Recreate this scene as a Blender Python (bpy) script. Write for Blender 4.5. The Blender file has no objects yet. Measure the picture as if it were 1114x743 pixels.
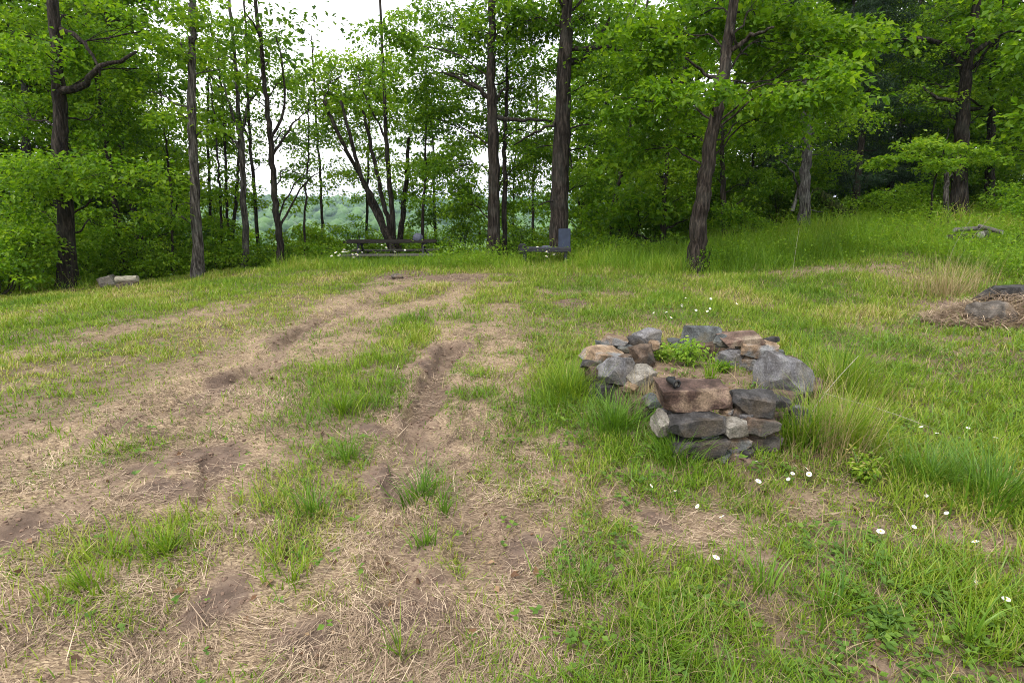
import bpy, bmesh, math, random
import numpy as np
from mathutils import Vector, Matrix, noise as mnoise

R = math.radians
rng = np.random.default_rng(7)
random.seed(7)
scn = bpy.context.scene
COL = scn.collection

# ------------------------------------------------------------------ camera geometry
CAMZ, PITCH, FPX, CXP, CYP = 1.60, R(14.6), 600.0, 557.0, 371.5
FW = np.array([0, math.cos(PITCH), -math.sin(PITCH)])
UP = np.array([0, math.sin(PITCH), math.cos(PITCH)])
RT = np.array([1.0, 0, 0])
EYE = np.array([0, 0, CAMZ])


def ray(px, py):
    d = FW + RT * (px - CXP) / FPX + UP * (CYP - py) / FPX
    return d


# ------------------------------------------------------------------ noise
_tab = np.random.default_rng(3).random((256, 256))


def vnoise(x, y):
    x = np.asarray(x, float); y = np.asarray(y, float)
    xi = np.floor(x).astype(np.int64); yi = np.floor(y).astype(np.int64)
    fx = x - xi; fy = y - yi
    fx = fx * fx * (3 - 2 * fx); fy = fy * fy * (3 - 2 * fy)
    a = _tab[xi & 255, yi & 255]; b = _tab[(xi + 1) & 255, yi & 255]
    c = _tab[xi & 255, (yi + 1) & 255]; d = _tab[(xi + 1) & 255, (yi + 1) & 255]
    return (a * (1 - fx) + b * fx) * (1 - fy) + (c * (1 - fx) + d * fx) * fy


def fbm(x, y, o=4):
    s = 0; amp = .5; t = 0
    for i in range(o):
        s = s + amp * vnoise(x * 2 ** i + 17.3 * i, y * 2 ** i + 5.1 * i); t += amp; amp *= .5
    return s / t


def sstep(a, b, x):
    t = np.clip((np.asarray(x, float) - a) / (b - a), 0, 1)
    return t * t * (3 - 2 * t)


# ------------------------------------------------------------------ terrain
def h_base(x, y):
    x = np.asarray(x, float); y = np.asarray(y, float)
    r = np.hypot(x, y) + 1e-6
    ang = np.arctan2(x, np.maximum(y, -1e9))
    z = .95 * sstep(3.0, 12.5, x) * sstep(5, 16, y) + .5 * sstep(12, 40, x) * sstep(8, 30, y)
    z = z - .42 * sstep(3.5, 11, -x) * sstep(3, 12, y)
    z = z + .05 * (fbm(x * .35 + 4, y * .35 + 9, 3) - .5)
    left = 1 - sstep(.10, .42, ang)          # valley opens to the left and straight ahead
    front = sstep(-.2, .15, y / r)
    d = np.maximum(0, np.hypot(np.where(x < 0, .6, 1.) * x, y) - 14.2)
    valley = -.34 * sstep(.0, 2.4, d) - .11 * np.minimum(d, 90) - 26 * sstep(60, 340, d) + 31.5 * sstep(420, 1500, r)
    hills = sstep(380, 1300, r) * 14 * (fbm(x / 260. + 3, y / 260. + 8, 4) - .5)
    z = z + front * left * (valley + hills * 1.0)
    z = z - (1 - front * left) * 8 * sstep(90, 600, r)
    return z


def ground_hit(px, py, hf=h_base):
    d = ray(px, py); t = .4
    for i in range(4000):
        p = EYE + d * t
        if p[2] <= float(hf(p[0], p[1])):
            break
        t *= 1.006
    lo, hi = t / 1.006, t
    for i in range(18):
        m = (lo + hi) / 2; p = EYE + d * m
        if p[2] <= float(hf(p[0], p[1])): hi = m
        else: lo = m
    return EYE + d * hi


def seg_dist(x, y, pts):
    """distance to a polyline and the along-line direction there"""
    best = np.full(np.shape(x), 1e9)
    for (ax, ay), (bx, by) in zip(pts[:-1], pts[1:]):
        vx, vy = bx - ax, by - ay
        t = np.clip(((x - ax) * vx + (y - ay) * vy) / (vx * vx + vy * vy + 1e-9), 0, 1)
        best = np.minimum(best, np.hypot(x - ax - t * vx, y - ay - t * vy))
    return best


def G(pts):
    return [tuple(ground_hit(px, py)[:2]) for px, py in pts]


# bare, straw covered strips of the clearing: polyline, half width in metres, strength
BARE = [
    (G([(500, 302), (430, 311), (365, 340), (300, 375), (240, 408), (170, 445), (90, 485), (0, 530), (-90, 570)]), .50, 1.0),
    (G([(490, 325), (400, 350), (350, 385), (300, 430), (235, 505), (170, 540)]), .34, .8),
    (G([(230, 500), (215, 545), (235, 600), (250, 650)]), .17, .8),
    (G([(20, 560), (-30, 590), (70, 555)]), .25, .9),
    (G([(492, 303), (500, 345), (485, 385), (462, 425), (442, 470), (450, 520)]), .20, 1.0),
    (G([(468, 480), (505, 540), (520, 590), (545, 630)]), .20, .95),
    (G([(380, 500), (400, 560), (430, 620), (450, 680)]), .22, .8),
    (G([(545, 335), (552, 380), (540, 430), (520, 470)]), .28, .75),
    (G([(0, 640), (120, 620), (260, 650), (400, 640)]), .27, .85),
    (G([(-80, 730), (90, 700), (260, 700), (420, 690), (470, 740)]), .36, .95),
    (G([(570, 480), (600, 545), (560, 600)]), .18, .6),
    (G([(650, 540), (720, 590), (790, 560)]), .16, .3),
    (G([(850, 545), (900, 530), (960, 520)]), .12, .4),
    (G([(1050, 590), (1090, 610)]), .10, .5),
    (G([(260, 330), (180, 350), (60, 380)]), .30, .55),
    (G([(560, 315), (640, 320), (700, 322)]), .25, .6),
    (G([(860, 298), (930, 292), (980, 297)]), .5, .7),
    (G([(900, 400), (960, 420)]), .2, .25),
    (G([(1030, 335), (1060, 345), (1120, 345)]), .34, 1.1),
    (G([(420, 306), (480, 306), (540, 310)]), .35, .9),
    (G([(690, 315), (740, 318)]), .2, .5),
]
GREEN = [
    (G([(350, 405), (385, 440)]), .45, .9),
    (G([(370, 490), (345, 555), (325, 590)]), .16, .8),
    (G([(455, 505), (470, 530)]), .12, .9),
    (G([(95, 595), (160, 580), (205, 600)]), .22, .75),
    (G([(100, 500), (150, 490)]), .25, .6),
    (G([(30, 440), (140, 400), (300, 350)]), .4, .5),
    (G([(520, 345), (600, 350), (640, 380)]), .45, .5),
    (G([(630, 610), (640, 640)]), .16, .9),
    (G([(1060, 510), (1110, 530)]), .3, .9),
    (G([(620, 420), (650, 460)]), .3, .7),
    (G([(140, 660), (80, 660)]), .12, .5),
]
# ruts cut into the ground: polyline, half width, depth
RUTS = [
    (G([(490, 378), (478, 405), (467, 430), (456, 452)]), .14, .10),
    (G([(452, 455), (441, 490), (432, 545)]), .10, .05),
    (G([(345, 345), (300, 382), (252, 414), (190, 442), (120, 470)]), .10, .042),
    (G([(440, 312), (400, 328), (350, 348)]), .10, .04),
    (G([(458, 470), (490, 520), (512, 565), (530, 610)]), .13, .03),
    (G([(292, 398), (250, 412), (205, 428)]), .12, .06),
    (G([(360, 345), (330, 360), (300, 377)]), .12, .05),
    (G([(232, 500), (222, 545)]), .07, .04),
    (G([(0, 585), (40, 570), (75, 560)]), .12, .035),
    (G([(420, 620), (445, 670)]), .10, .035),
]
RING_C = np.array([1.50, 4.30]); RING_RX, RING_RY = .85, .98
MOUND_C = ground_hit(1088, 350)[:2]
SOILP = [(ground_hit(px, py)[:2], r) for px, py, r in [
    (200, 508, .38), (470, 400, .25), (463, 425, .22), (458, 448, .2), (430, 640, .22), (440, 300, .9), (500, 303, .8),
    (245, 412, .30), (225, 425, .25), (10, 585, .25), (700, 560, .12), (890, 478, .25), (720, 480, .25), (790, 500, .22),
    (620, 330, .4), (1020, 330, .5), (400, 470, .2), (395, 525, .25), (560, 600, .15), (755, 300, .4), (240, 640, .2), (340, 690, .2)]]


def ring_q(x, y):
    return np.hypot((x - RING_C[0]) / RING_RX, (y - RING_C[1]) / RING_RY)


def fields(x, y):
    """green cover, bare soil, straw (all 0..1) at ground points"""
    x = np.asarray(x, float); y = np.asarray(y, float)
    wx = x + .22 * (fbm(x * 2.1, y * 2.1, 3) - .5) * 2; wy = y + .22 * (fbm(x * 2.1 + 40, y * 2.1 + 13, 3) - .5) * 2
    bare = np.zeros_like(x)
    for pts, w, s in BARE:
        d = seg_dist(wx, wy, pts)
        bare = np.maximum(bare, s * (1 - sstep(w * .3, w * 1.9, d)))
    g = .54 + .85 * (fbm(x * .9 + 7, y * .9 + 2, 4) - .5) + 1.0 * (fbm(x * 3.7, y * 3.7, 3) - .5) + 1.0 * (fbm(x * 11, y * 11, 3) - .5)
    g = g + .18 * sstep(.3, 3.0, x) + .22 * sstep(5, 10, y) + .10 * sstep(4.5, 3.0, y) * sstep(.0, .8, x)
    g = g - bare * .72 - .20 * sstep(0.2, -1.2, x) * sstep(6.5, 3.0, y)
    for pts, w, s in GREEN:
        d = seg_dist(wx, wy, pts)
        g = np.maximum(g, (s * .62 + .55 * (fbm(x * 6 + 2, y * 6 + 9, 3) - .5)) * (1 - sstep(w * .3, w * 1.9, d)))
    soil = np.zeros_like(x)
    for c, r in SOILP:
        soil = np.maximum(soil, 1 - sstep(r * .4, r * 1.1, np.hypot(wx - c[0], wy - c[1])))
    soil = soil * sstep(.3, .55, fbm(x * 5 + 3, y * 5 + 1, 3) + .12)
    for pts, w, dp in RUTS:
        d = seg_dist(wx, wy, pts)
        soil = np.maximum(soil, (1 - sstep(w * .8, w * 1.5, d)) * min(.8, dp / .08))
    q = ring_q(x, y)
    inside = 1 - sstep(.75, .95, q)
    g = g - .5 * inside - .6 * soil
    mound = 1 - sstep(.5, 1.0, np.hypot((x - MOUND_C[0]) / 1.0, (y - MOUND_C[1]) / .65))
    g = g - 1.2 * mound
    g = np.clip(g, 0.0, 1)
    straw = np.clip(.30 + bare * .75 + mound - .45 * soil - .2 * inside + .5 * (fbm(x * 1.7 + 90, y * 1.7, 3) - .5), 0.03, 1)
    return g, np.clip(soil, 0, 1), straw


EDGE_PX = [(-160, 345), (0, 322), (100, 316), (200, 301), (300, 296), (380, 295), (460, 296), (560, 296), (640, 296), (700, 300), (800, 300), (870, 295), (940, 282), (1000, 280), (1060, 300), (1114, 310), (1250, 315)]
_e = [ground_hit(*p) for p in EDGE_PX]
EDGE_A = np.array([math.atan2(p[0], p[1]) for p in _e]); EDGE_R = np.array([math.hypot(p[0], p[1]) for p in _e])


def tallness(x, y):
    a = np.arctan2(x, y); r = np.hypot(x, y)
    e = np.interp(a, EDGE_A, EDGE_R) + .5 * (fbm(x * 1.3, y * 1.3, 2) - .5)
    return sstep(-.25, .6, r - e)


def h(x, y):
    x = np.asarray(x, float); y = np.asarray(y, float)
    z = h_base(x, y)
    r = np.hypot(x, y)
    near = 1 - sstep(18, 26, r)
    wx = x + .05 * (fbm(x * 5, y * 5, 2) - .5) * 2; wy = y
    for pts, w, dp in RUTS:
        d = seg_dist(wx, wy, pts)
        z = z - dp * (1 - sstep(w * .5, w * 1.15, d)) + dp * .3 * (1 - sstep(0, w * .7, np.abs(d - w * 1.5)))
    z = z + near * (.05 * (fbm(x * 2.3, y * 2.3, 3) - .5) + .034 * (fbm(x * 8 + 3, y * 8, 3) - .5) + .012 * (fbm(x * 27, y * 27, 2) - .5))
    q = ring_q(x, y)
    z = z + .12 * (1 - sstep(.55, .80, q)) + .065 * (1 - sstep(.98, 1.7, q))
    z = z + .28 * (1 - sstep(.0, 1.0, np.hypot((x - MOUND_C[0]) / .95, (y - MOUND_C[1]) / .65)))
    return z


def gz(x, y):
    return float(h(x, y))


def at_z(px, py, z):
    d = ray(px, py); t = (z - CAMZ) / d[2]
    return EYE + d * t


def at_y(px, py, Y):
    d = ray(px, py); return EYE + d * (Y / d[1])


def base_at(px, Y):
    z = 0
    X = 0
    for i in range(6):
        f = Y * FW[1] + (z - CAMZ) * FW[2]
        X = (px - CXP) / FPX * f; z = gz(X, Y)
    return np.array([X, Y, z])


def ppm(Y, z=0):
    return FPX / (Y * FW[1] + (z - CAMZ) * FW[2])


# ------------------------------------------------------------------ mesh helpers
def np_mesh(name, V, tris=None, quads=None, attr=None, attr2=None, mat=None, smooth=False, parent=None, loc=None):
    me = bpy.data.meshes.new(name)
    V = np.ascontiguousarray(V, np.float32)
    nt = 0 if tris is None else len(tris); nq = 0 if quads is None else len(quads)
    me.vertices.add(len(V)); me.vertices.foreach_set('co', V.ravel())
    idx = []
    if nt: idx.append(np.asarray(tris, np.int32).ravel())
    if nq: idx.append(np.asarray(quads, np.int32).ravel())
    idx = np.concatenate(idx)
    me.loops.add(len(idx)); me.loops.foreach_set('vertex_index', idx)
    me.polygons.add(nt + nq)
    st = np.concatenate([np.arange(nt) * 3, nt * 3 + np.arange(nq) * 4]).astype(np.int32)
    me.polygons.foreach_set('loop_start', st)
    me.update(calc_edges=True)
    if attr is not None:
        a = me.attributes.new('rnd', 'FLOAT', 'FACE'); a.data.foreach_set('value', np.asarray(attr, np.float32))
    if attr2 is not None:
        for k, v in attr2.items():
            a = me.attributes.new(k, 'FLOAT', 'POINT'); a.data.foreach_set('value', np.asarray(v, np.float32))
    me.polygons.foreach_set('use_smooth', np.full(nt + nq, bool(smooth)))
    if mat: me.materials.append(mat)
    o = bpy.data.objects.new(name, me); COL.objects.link(o)
    if parent: o.parent = parent
    if loc is not None: o.location = loc
    return o


def bm_obj(name, bm, mat, parent=None, smooth=False, loc=None):
    me = bpy.data.meshes.new(name); bm.to_mesh(me); bm.free()
    if smooth:
        me.polygons.foreach_set('use_smooth', np.ones(len(me.polygons), bool))
    me.materials.append(mat)
    o = bpy.data.objects.new(name, me); COL.objects.link(o)
    if parent: o.parent = parent
    if loc is not None: o.location = loc
    return o


def tag(o, label=None, cat=None, group=None, kind=None):
    if label: o['label'] = label
    if cat: o['category'] = cat
    if group: o['group'] = group
    if kind: o['kind'] = kind
    return o


def thing(name, label, cat, loc=(0, 0, 0), rz=0, group=None):
    o = bpy.data.objects.new(name, None); COL.objects.link(o)
    o.empty_display_size = .2
    o.location = tuple(float(v) for v in loc); o.rotation_euler = (0, 0, rz)
    return tag(o, label, cat, group)


def dup(root, loc, rz=0, sc=1, label=None, group=None):
    r = root.copy(); COL.objects.link(r); r.location = tuple(float(v) for v in loc); r.rotation_euler = (0, 0, rz)
    r.scale = (sc, sc, sc) if np.isscalar(sc) else sc
    if label: r['label'] = label
    if group: r['group'] = group
    for ch in list(root.children):
        c = ch.copy(); COL.objects.link(c); c.parent = r
        for g in ch.children:
            d = g.copy(); COL.objects.link(d); d.parent = c
    return r


class Tubes:
    """collects tapered tubes along polylines"""
    def __init__(s): s.V = []; s.Q = []; s.n = 0

    def add(s, P, rad, k=6, cap=True):
        P = np.asarray(P, float); n = len(P)
        rad = np.broadcast_to(np.asarray(rad, float), (n,))[:, None] if np.ndim(rad) < 2 else rad
        T = np.gradient(P, axis=0); T /= np.linalg.norm(T, axis=1)[:, None] + 1e-9
        ref = np.array([0, 0, 1.0]) if abs(T[0][2]) < .8 else np.array([1.0, 0, 0])
        A = np.cross(T, ref); A /= np.linalg.norm(A, axis=1)[:, None] + 1e-9
        B = np.cross(T, A)
        th = np.arange(k) * 2 * np.pi / k
        ring = P[:, None, :] + rad[:, :, None] * (np.cos(th)[None, :, None] * A[:, None, :] + np.sin(th)[None, :, None] * B[:, None, :])
        s.V.append(ring.reshape(-1, 3))
        i = np.arange(n - 1)[:, None] * k; j = np.arange(k)[None, :]; j2 = (j + 1) % k
        q = np.stack([i + j, i + j2, i + k + j2, i + k + j], -1).reshape(-1, 4) + s.n
        s.Q.append(q); s.n += n * k
        if cap and k >= 4:
            for e in (0, (n - 1) * k):
                if k == 4:
                    s.Q.append(np.array([[e, e + 1, e + 2, e + 3]]) + s.n - n * k)
                else:
                    c = P[0] if e == 0 else P[-1]
                    s.V.append(c[None]); ci = s.n; s.n += 1
                    for m in range(0, k - 1, 2):
                        s.Q.append(np.array([[ci, e + m + (ci - ci) + ci - n * k if False else ci - n * k + e + m, ci - n * k + e + m + 1, ci - n * k + e + (m + 2) % k]])) if e == 0 else \
                            s.Q.append(np.array([[ci, ci - n * k - 1 + e + m, ci - n * k - 1 + e + m + 1, ci - n * k - 1 + e + (m + 2) % k]]))

    def build(s, name, mat, parent=None, smooth=True):
        return np_mesh(name, np.concatenate(s.V), quads=np.concatenate(s.Q), mat=mat, smooth=smooth, parent=parent)


def smooth_path(pts, n=12, jit=0.0, r=None):
    """Catmull-Rom through pts"""
    r = r or rng
    P = [np.asarray(p, float) for p in pts]
    if len(P) == 2: P = [P[0], (P[0] + P[1]) / 2, P[1]]
    P = [2 * P[0] - P[1]] + P + [2 * P[-1] - P[-2]]
    out = []
    m = len(P) - 3
    for u in np.linspace(0, m - 1e-6, n):
        i = int(u); t = u - i
        a, b, c, d = P[i:i + 4]
        out.append(.5 * ((2 * b) + (c - a) * t + (2 * a - 5 * b + 4 * c - d) * t * t + (3 * b - a - 3 * c + d) * t ** 3))
    out = np.array(out)
    if jit: out[1:] += r.normal(0, jit, out[1:].shape)
    return out


# ------------------------------------------------------------------ materials
def nodes(name):
    m = bpy.data.materials.new(name); m.use_nodes = True
    nt = m.node_tree; nt.nodes.clear()
    out = nt.nodes.new('ShaderNodeOutputMaterial')
    return m, nt, out


def N(nt, t, **kw):
    n = nt.nodes.new(t)
    for k, v in kw.items():
        if k in n.inputs: n.inputs[k].default_value = v
        else: setattr(n, k, v)
    return n


def ramp(nt, stops, fac=None, interp='LINEAR'):
    n = nt.nodes.new('ShaderNodeValToRGB'); cr = n.color_ramp; cr.interpolation = interp
    while len(cr.elements) > 1: cr.elements.remove(cr.elements[-1])
    for i, (p, c) in enumerate(stops):
        e = cr.elements[0] if i == 0 else cr.elements.new(p)
        e.position = p; e.color = (*c, 1)
    if fac is not None: nt.links.new(fac, n.inputs[0])
    return n


def leaf_mat(name, stops, trans=.35, rough=.5, spec=.25, tgain=1.15):
    m, nt, out = nodes(name); L = nt.links.new
    at = N(nt, 'ShaderNodeAttribute', attribute_name='rnd')
    oi = N(nt, 'ShaderNodeObjectInfo')
    ad = N(nt, 'ShaderNodeMath', operation='MULTIPLY_ADD'); L(oi.outputs['Random'], ad.inputs[0]); ad.inputs[1].default_value = .22
    L(at.outputs['Fac'], ad.inputs[2])
    sb = N(nt, 'ShaderNodeMath', operation='SUBTRACT'); L(ad.outputs[0], sb.inputs[0]); sb.inputs[1].default_value = .11
    r = ramp(nt, stops, sb.outputs[0])
    p = N(nt, 'ShaderNodeBsdfPrincipled', Roughness=rough); p.inputs['Specular IOR Level'].default_value = spec
    L(r.outputs[0], p.inputs['Base Color'])
    t = N(nt, 'ShaderNodeBsdfTranslucent')
    mx = N(nt, 'ShaderNodeMix', data_type='RGBA', blend_type='MULTIPLY'); mx.inputs[0].default_value = 1
    L(r.outputs[0], mx.inputs[6]); mx.inputs[7].default_value = (1.25 * tgain, 1.2 * tgain, .55 * tgain, 1)
    L(mx.outputs[2], t.inputs['Color'])
    ms = N(nt, 'ShaderNodeMixShader'); ms.inputs[0].default_value = trans
    L(p.outputs[0], ms.inputs[1]); L(t.outputs[0], ms.inputs[2]); L(ms.outputs[0], out.inputs[0])
    return m


M = {}
M['leaf_bright'] = leaf_mat('leaf_bright', [(0, (.070, .160, .008)), (.5, (.140, .265, .012)), (1, (.25, .36, .03))], .55)
M['leaf_mid'] = leaf_mat('leaf_mid', [(0, (.048, .120, .007)), (.5, (.110, .225, .010)), (1, (.21, .33, .02))], .55)
M['leaf_dark'] = leaf_mat('leaf_dark', [(0, (.030, .080, .008)), (.5, (.068, .150, .010)), (1, (.14, .23, .018))], .52)
M['needle'] = leaf_mat('needle', [(0, (.012, .030, .014)), (.5, (.022, .048, .020)), (1, (.04, .075, .028))], .15, .55)
M['needle_pine'] = leaf_mat('needle_pine', [(0, (.020, .045, .028)), (1, (.05, .085, .05))], .15, .55)
M['grass'] = leaf_mat('grass', [(0, (.055, .120, .012)), (.40, (.122, .220, .012)), (.72, (.215, .295, .024)), (.90, (.31, .31, .08)), (1, (.44, .36, .18))], .30, .55, .2)
M['grass_tall'] = leaf_mat('grass_tall', [(0, (.070, .150, .010)), (.5, (.150, .270, .018)), (.85, (.25, .34, .035)), (1, (.40, .37, .12))], .4, .5, .2)
M['grass_deep'] = leaf_mat('grass_deep', [(0, (.050, .120, .012)), (.6, (.115, .225, .018)), (1, (.20, .31, .04))], .3, .45, .3)
M['clover'] = leaf_mat('clover', [(0, (.055, .115, .018)), (.6, (.115, .205, .025)), (1, (.20, .29, .04))], .3, .5, .2)
M['weed_bright'] = leaf_mat('weed_bright', [(0, (.12, .24, .02)), (.5, (.22, .36, .03)), (1, (.33, .43, .06))], .4)
M['straw'] = leaf_mat('straw', [(0, (.07, .046, .032)), (.3, (.165, .115, .080)), (.65, (.32, .232, .160)), (1, (.56, .44, .31))], .12, .6, .2, .9)
M['dead_leaf'] = leaf_mat('dead_leaf', [(0, (.06, .032, .018)), (.6, (.16, .085, .045)), (1, (.28, .18, .10))], .1, .6, .2, .9)
M['reed'] = leaf_mat('reed', [(0, (.20, .15, .07)), (.6, (.34, .27, .14)), (1, (.45, .37, .21))], .2, .6, .2, .9)


def bark(name, c0, c1, c2, scale=1.0, lichen=0.0):
    m, nt, out = nodes(name); L = nt.links.new
    tc = N(nt, 'ShaderNodeTexCoord')
    mp = N(nt, 'ShaderNodeMapping'); mp.inputs['Scale'].default_value = (22 * scale, 22 * scale, 3.2 * scale); L(tc.outputs['Object'], mp.inputs[0])
    n1 = N(nt, 'ShaderNodeTexNoise', Scale=1.0, Detail=6.0, Roughness=.65); L(mp.outputs[0], n1.inputs['Vector'])
    r = ramp(nt, [(.40, c0), (.52, c1), (.64, c2)], n1.outputs[0])
    col = r.outputs[0]
    n2 = N(nt, 'ShaderNodeTexNoise', Scale=2.2, Detail=4.0); L(tc.outputs['Object'], n2.inputs['Vector'])
    rr = ramp(nt, [(.5, (0, 0, 0)), (.68, (1, 1, 1))], n2.outputs[0])
    if lichen:
        mu = N(nt, 'ShaderNodeMath', operation='MULTIPLY'); L(rr.outputs[0], mu.inputs[0]); mu.inputs[1].default_value = lichen
        mx = N(nt, 'ShaderNodeMix', data_type='RGBA'); L(mu.outputs[0], mx.inputs[0]); L(col, mx.inputs[6]); mx.inputs[7].default_value = (.17, .18, .155, 1)
        col = mx.outputs[2]
    p = N(nt, 'ShaderNodeBsdfPrincipled', Roughness=.9); L(col, p.inputs['Base Color']); p.inputs['Specular IOR Level'].default_value = .15
    b = N(nt, 'ShaderNodeBump', Strength=1.0, Distance=.06); L(n1.outputs[0], b.inputs['Height']); L(b.outputs[0], p.inputs['Normal'])
    L(p.outputs[0], out.inputs[0])
    return m


M['bark_dark'] = bark('bark_dark', (.010, .008, .006), (.027, .021, .017), (.065, .052, .043), 1, .12)
M['bark_brown'] = bark('bark_brown', (.012, .009, .007), (.034, .026, .021), (.080, .064, .052), 1, .1)
M['bark_grey'] = bark('bark_grey', (.020, .017, .014), (.062, .054, .046), (.15, .135, .12), 1, .3)
M['bark_lichen'] = bark('bark_lichen', (.018, .016, .015), (.050, .046, .043), (.12, .115, .108), 1.4, .4)
M['bark_moss'] = bark('bark_moss', (.02, .03, .008), (.05, .07, .015), (.10, .10, .04), 1, 0)


def rockmat(name, a, b, c, bands=0.0, stain=None, scale=1.0, rough=.85):
    m, nt, out = nodes(name); L = nt.links.new
    tc = N(nt, 'ShaderNodeTexCoord')
    n1 = N(nt, 'ShaderNodeTexNoise', Scale=7 * scale, Detail=8.0, Roughness=.65); L(tc.outputs['Object'], n1.inputs['Vector'])
    r = ramp(nt, [(.3, a), (.5, b), (.72, c)], n1.outputs[0]); col = r.outputs[0]
    if bands:
        w = N(nt, 'ShaderNodeTexWave', wave_type='BANDS', bands_direction='Z', Scale=9.0, Distortion=5.0, Detail=3.0); w.inputs['Detail Scale'].default_value = 2.
        L(tc.outputs['Object'], w.inputs['Vector'])
        mx = N(nt, 'ShaderNodeMix', data_type='RGBA', blend_type='MULTIPLY'); mx.inputs[0].default_value = bands
        r2 = ramp(nt, [(.2, (.45, .43, .42)), (.8, (1.2, 1.15, 1.1))], w.outputs[0]); L(col, mx.inputs[6]); L(r2.outputs[0], mx.inputs[7]); col = mx.outputs[2]
    n3 = N(nt, 'ShaderNodeTexNoise', Scale=3.3 * scale, Detail=5.0, Roughness=.6); L(tc.outputs['Object'], n3.inputs['Vector'])
    if stain:
        rs = ramp(nt, [(.52, (0, 0, 0)), (.62, (1, 1, 1))], n3.outputs[0])
        mx = N(nt, 'ShaderNodeMix', data_type='RGBA'); L(rs.outputs[0], mx.inputs[0]); L(col, mx.inputs[6]); mx.inputs[7].default_value = (*stain, 1); col = mx.outputs[2]
    # fine speckle
    n4 = N(nt, 'ShaderNodeTexNoise', Scale=95.0, Detail=4.0, Roughness=.7); L(tc.outputs['Object'], n4.inputs['Vector'])
    r4 = ramp(nt, [(.36, (.45, .45, .45)), (.64, (1.35, 1.35, 1.35))], n4.outputs[0])
    mx = N(nt, 'ShaderNodeMix', data_type='RGBA', blend_type='MULTIPLY'); mx.inputs[0].default_value = .8
    L(col, mx.inputs[6]); L(r4.outputs[0], mx.inputs[7]); col = mx.outputs[2]
    n5 = N(nt, 'ShaderNodeTexNoise', Scale=1.6 * scale + 3, Detail=7.0, Roughness=.7, Distortion=.6); L(tc.outputs['Object'], n5.inputs['Vector'])
    r5 = ramp(nt, [(.38, (.38, .36, .33)), (.52, (.78, .78, .78)), (.66, (1.0, 1.0, 1.0))], n5.outputs[0])
    mx = N(nt, 'ShaderNodeMix', data_type='RGBA', blend_type='MULTIPLY'); mx.inputs[0].default_value = 1.0
    L(col, mx.inputs[6]); L(r5.outputs[0], mx.inputs[7]); col = mx.outputs[2]
    p = N(nt, 'ShaderNodeBsdfPrincipled', Roughness=rough); L(col, p.inputs['Base Color']); p.inputs['Specular IOR Level'].default_value = .3
    b = N(nt, 'ShaderNodeBump', Strength=.7, Distance=.02); L(n1.outputs[0], b.inputs['Height'])
    b2 = N(nt, 'ShaderNodeBump', Strength=.4, Distance=.006); L(n4.outputs[0], b2.inputs['Height']); L(b.outputs[0], b2.inputs['Normal']); L(b2.outputs[0], p.inputs['Normal'])
    L(p.outputs[0], out.inputs[0])
    return m


M['rock_red'] = rockmat('rock_red', (.10, .060, .045), (.20, .13, .10), (.31, .225, .175), .35, (.30, .235, .17))
M['rock_redb'] = rockmat('rock_redb', (.050, .028, .022), (.125, .076, .060), (.22, .15, .12), .35, (.27, .19, .13))
M['rock_char'] = rockmat('rock_char', (.022, .021, .022), (.068, .064, .064), (.165, .155, .15), .2, (.085, .068, .052))
M['rock_grey'] = rockmat('rock_grey', (.12, .115, .120), (.225, .218, .228), (.35, .34, .345), .25, (.17, .155, .14))
M['rock_grey2'] = rockmat('rock_grey2', (.11, .105, .112), (.20, .195, .205), (.32, .315, .32), .12, (.15, .14, .125))
M['rock_pale'] = rockmat('rock_pale', (.17, .155, .13), (.28, .26, .225), (.42, .39, .34), .3, (.20, .175, .145))
M['rock_tan'] = rockmat('rock_tan', (.19, .125, .08), (.32, .225, .145), (.44, .335, .23), .4, (.22, .22, .22))
M['rock_brown'] = rockmat('rock_brown', (.07, .048, .034), (.15, .105, .075), (.25, .185, .14), .3, (.09, .08, .07))
M['rock_brown2'] = rockmat('rock_brown2', (.08, .068, .058), (.145, .125, .108), (.23, .20, .175), .2, (.22, .16, .11))
M['rock_slate'] = rockmat('rock_slate', (.065, .072, .072), (.12, .13, .132), (.20, .215, .215), .25, (.15, .135, .10))


def plain(name, c, rough=.7, var=.25, metal=0, scale=12., bumpd=.003, spec=.3, stretch=(1, 1, 1)):
    m, nt, out = nodes(name); L = nt.links.new
    tc = N(nt, 'ShaderNodeTexCoord'); mp = N(nt, 'ShaderNodeMapping'); mp.inputs['Scale'].default_value = stretch; L(tc.outputs['Object'], mp.inputs[0])
    n1 = N(nt, 'ShaderNodeTexNoise', Scale=scale, Detail=5.0); L(mp.outputs[0], n1.inputs['Vector'])
    lo = tuple(v * (1 - var) for v in c); hi = tuple(min(1, v * (1 + var)) for v in c)
    r = ramp(nt, [(.3, lo), (.7, hi)], n1.outputs[0])
    p = N(nt, 'ShaderNodeBsdfPrincipled', Roughness=rough, Metallic=metal); L(r.outputs[0], p.inputs['Base Color']); p.inputs['Specular IOR Level'].default_value = spec
    b = N(nt, 'ShaderNodeBump', Strength=.6, Distance=bumpd); L(n1.outputs[0], b.inputs['Height']); L(b.outputs[0], p.inputs['Normal'])
    L(p.outputs[0], out.inputs[0])
    return m


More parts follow.
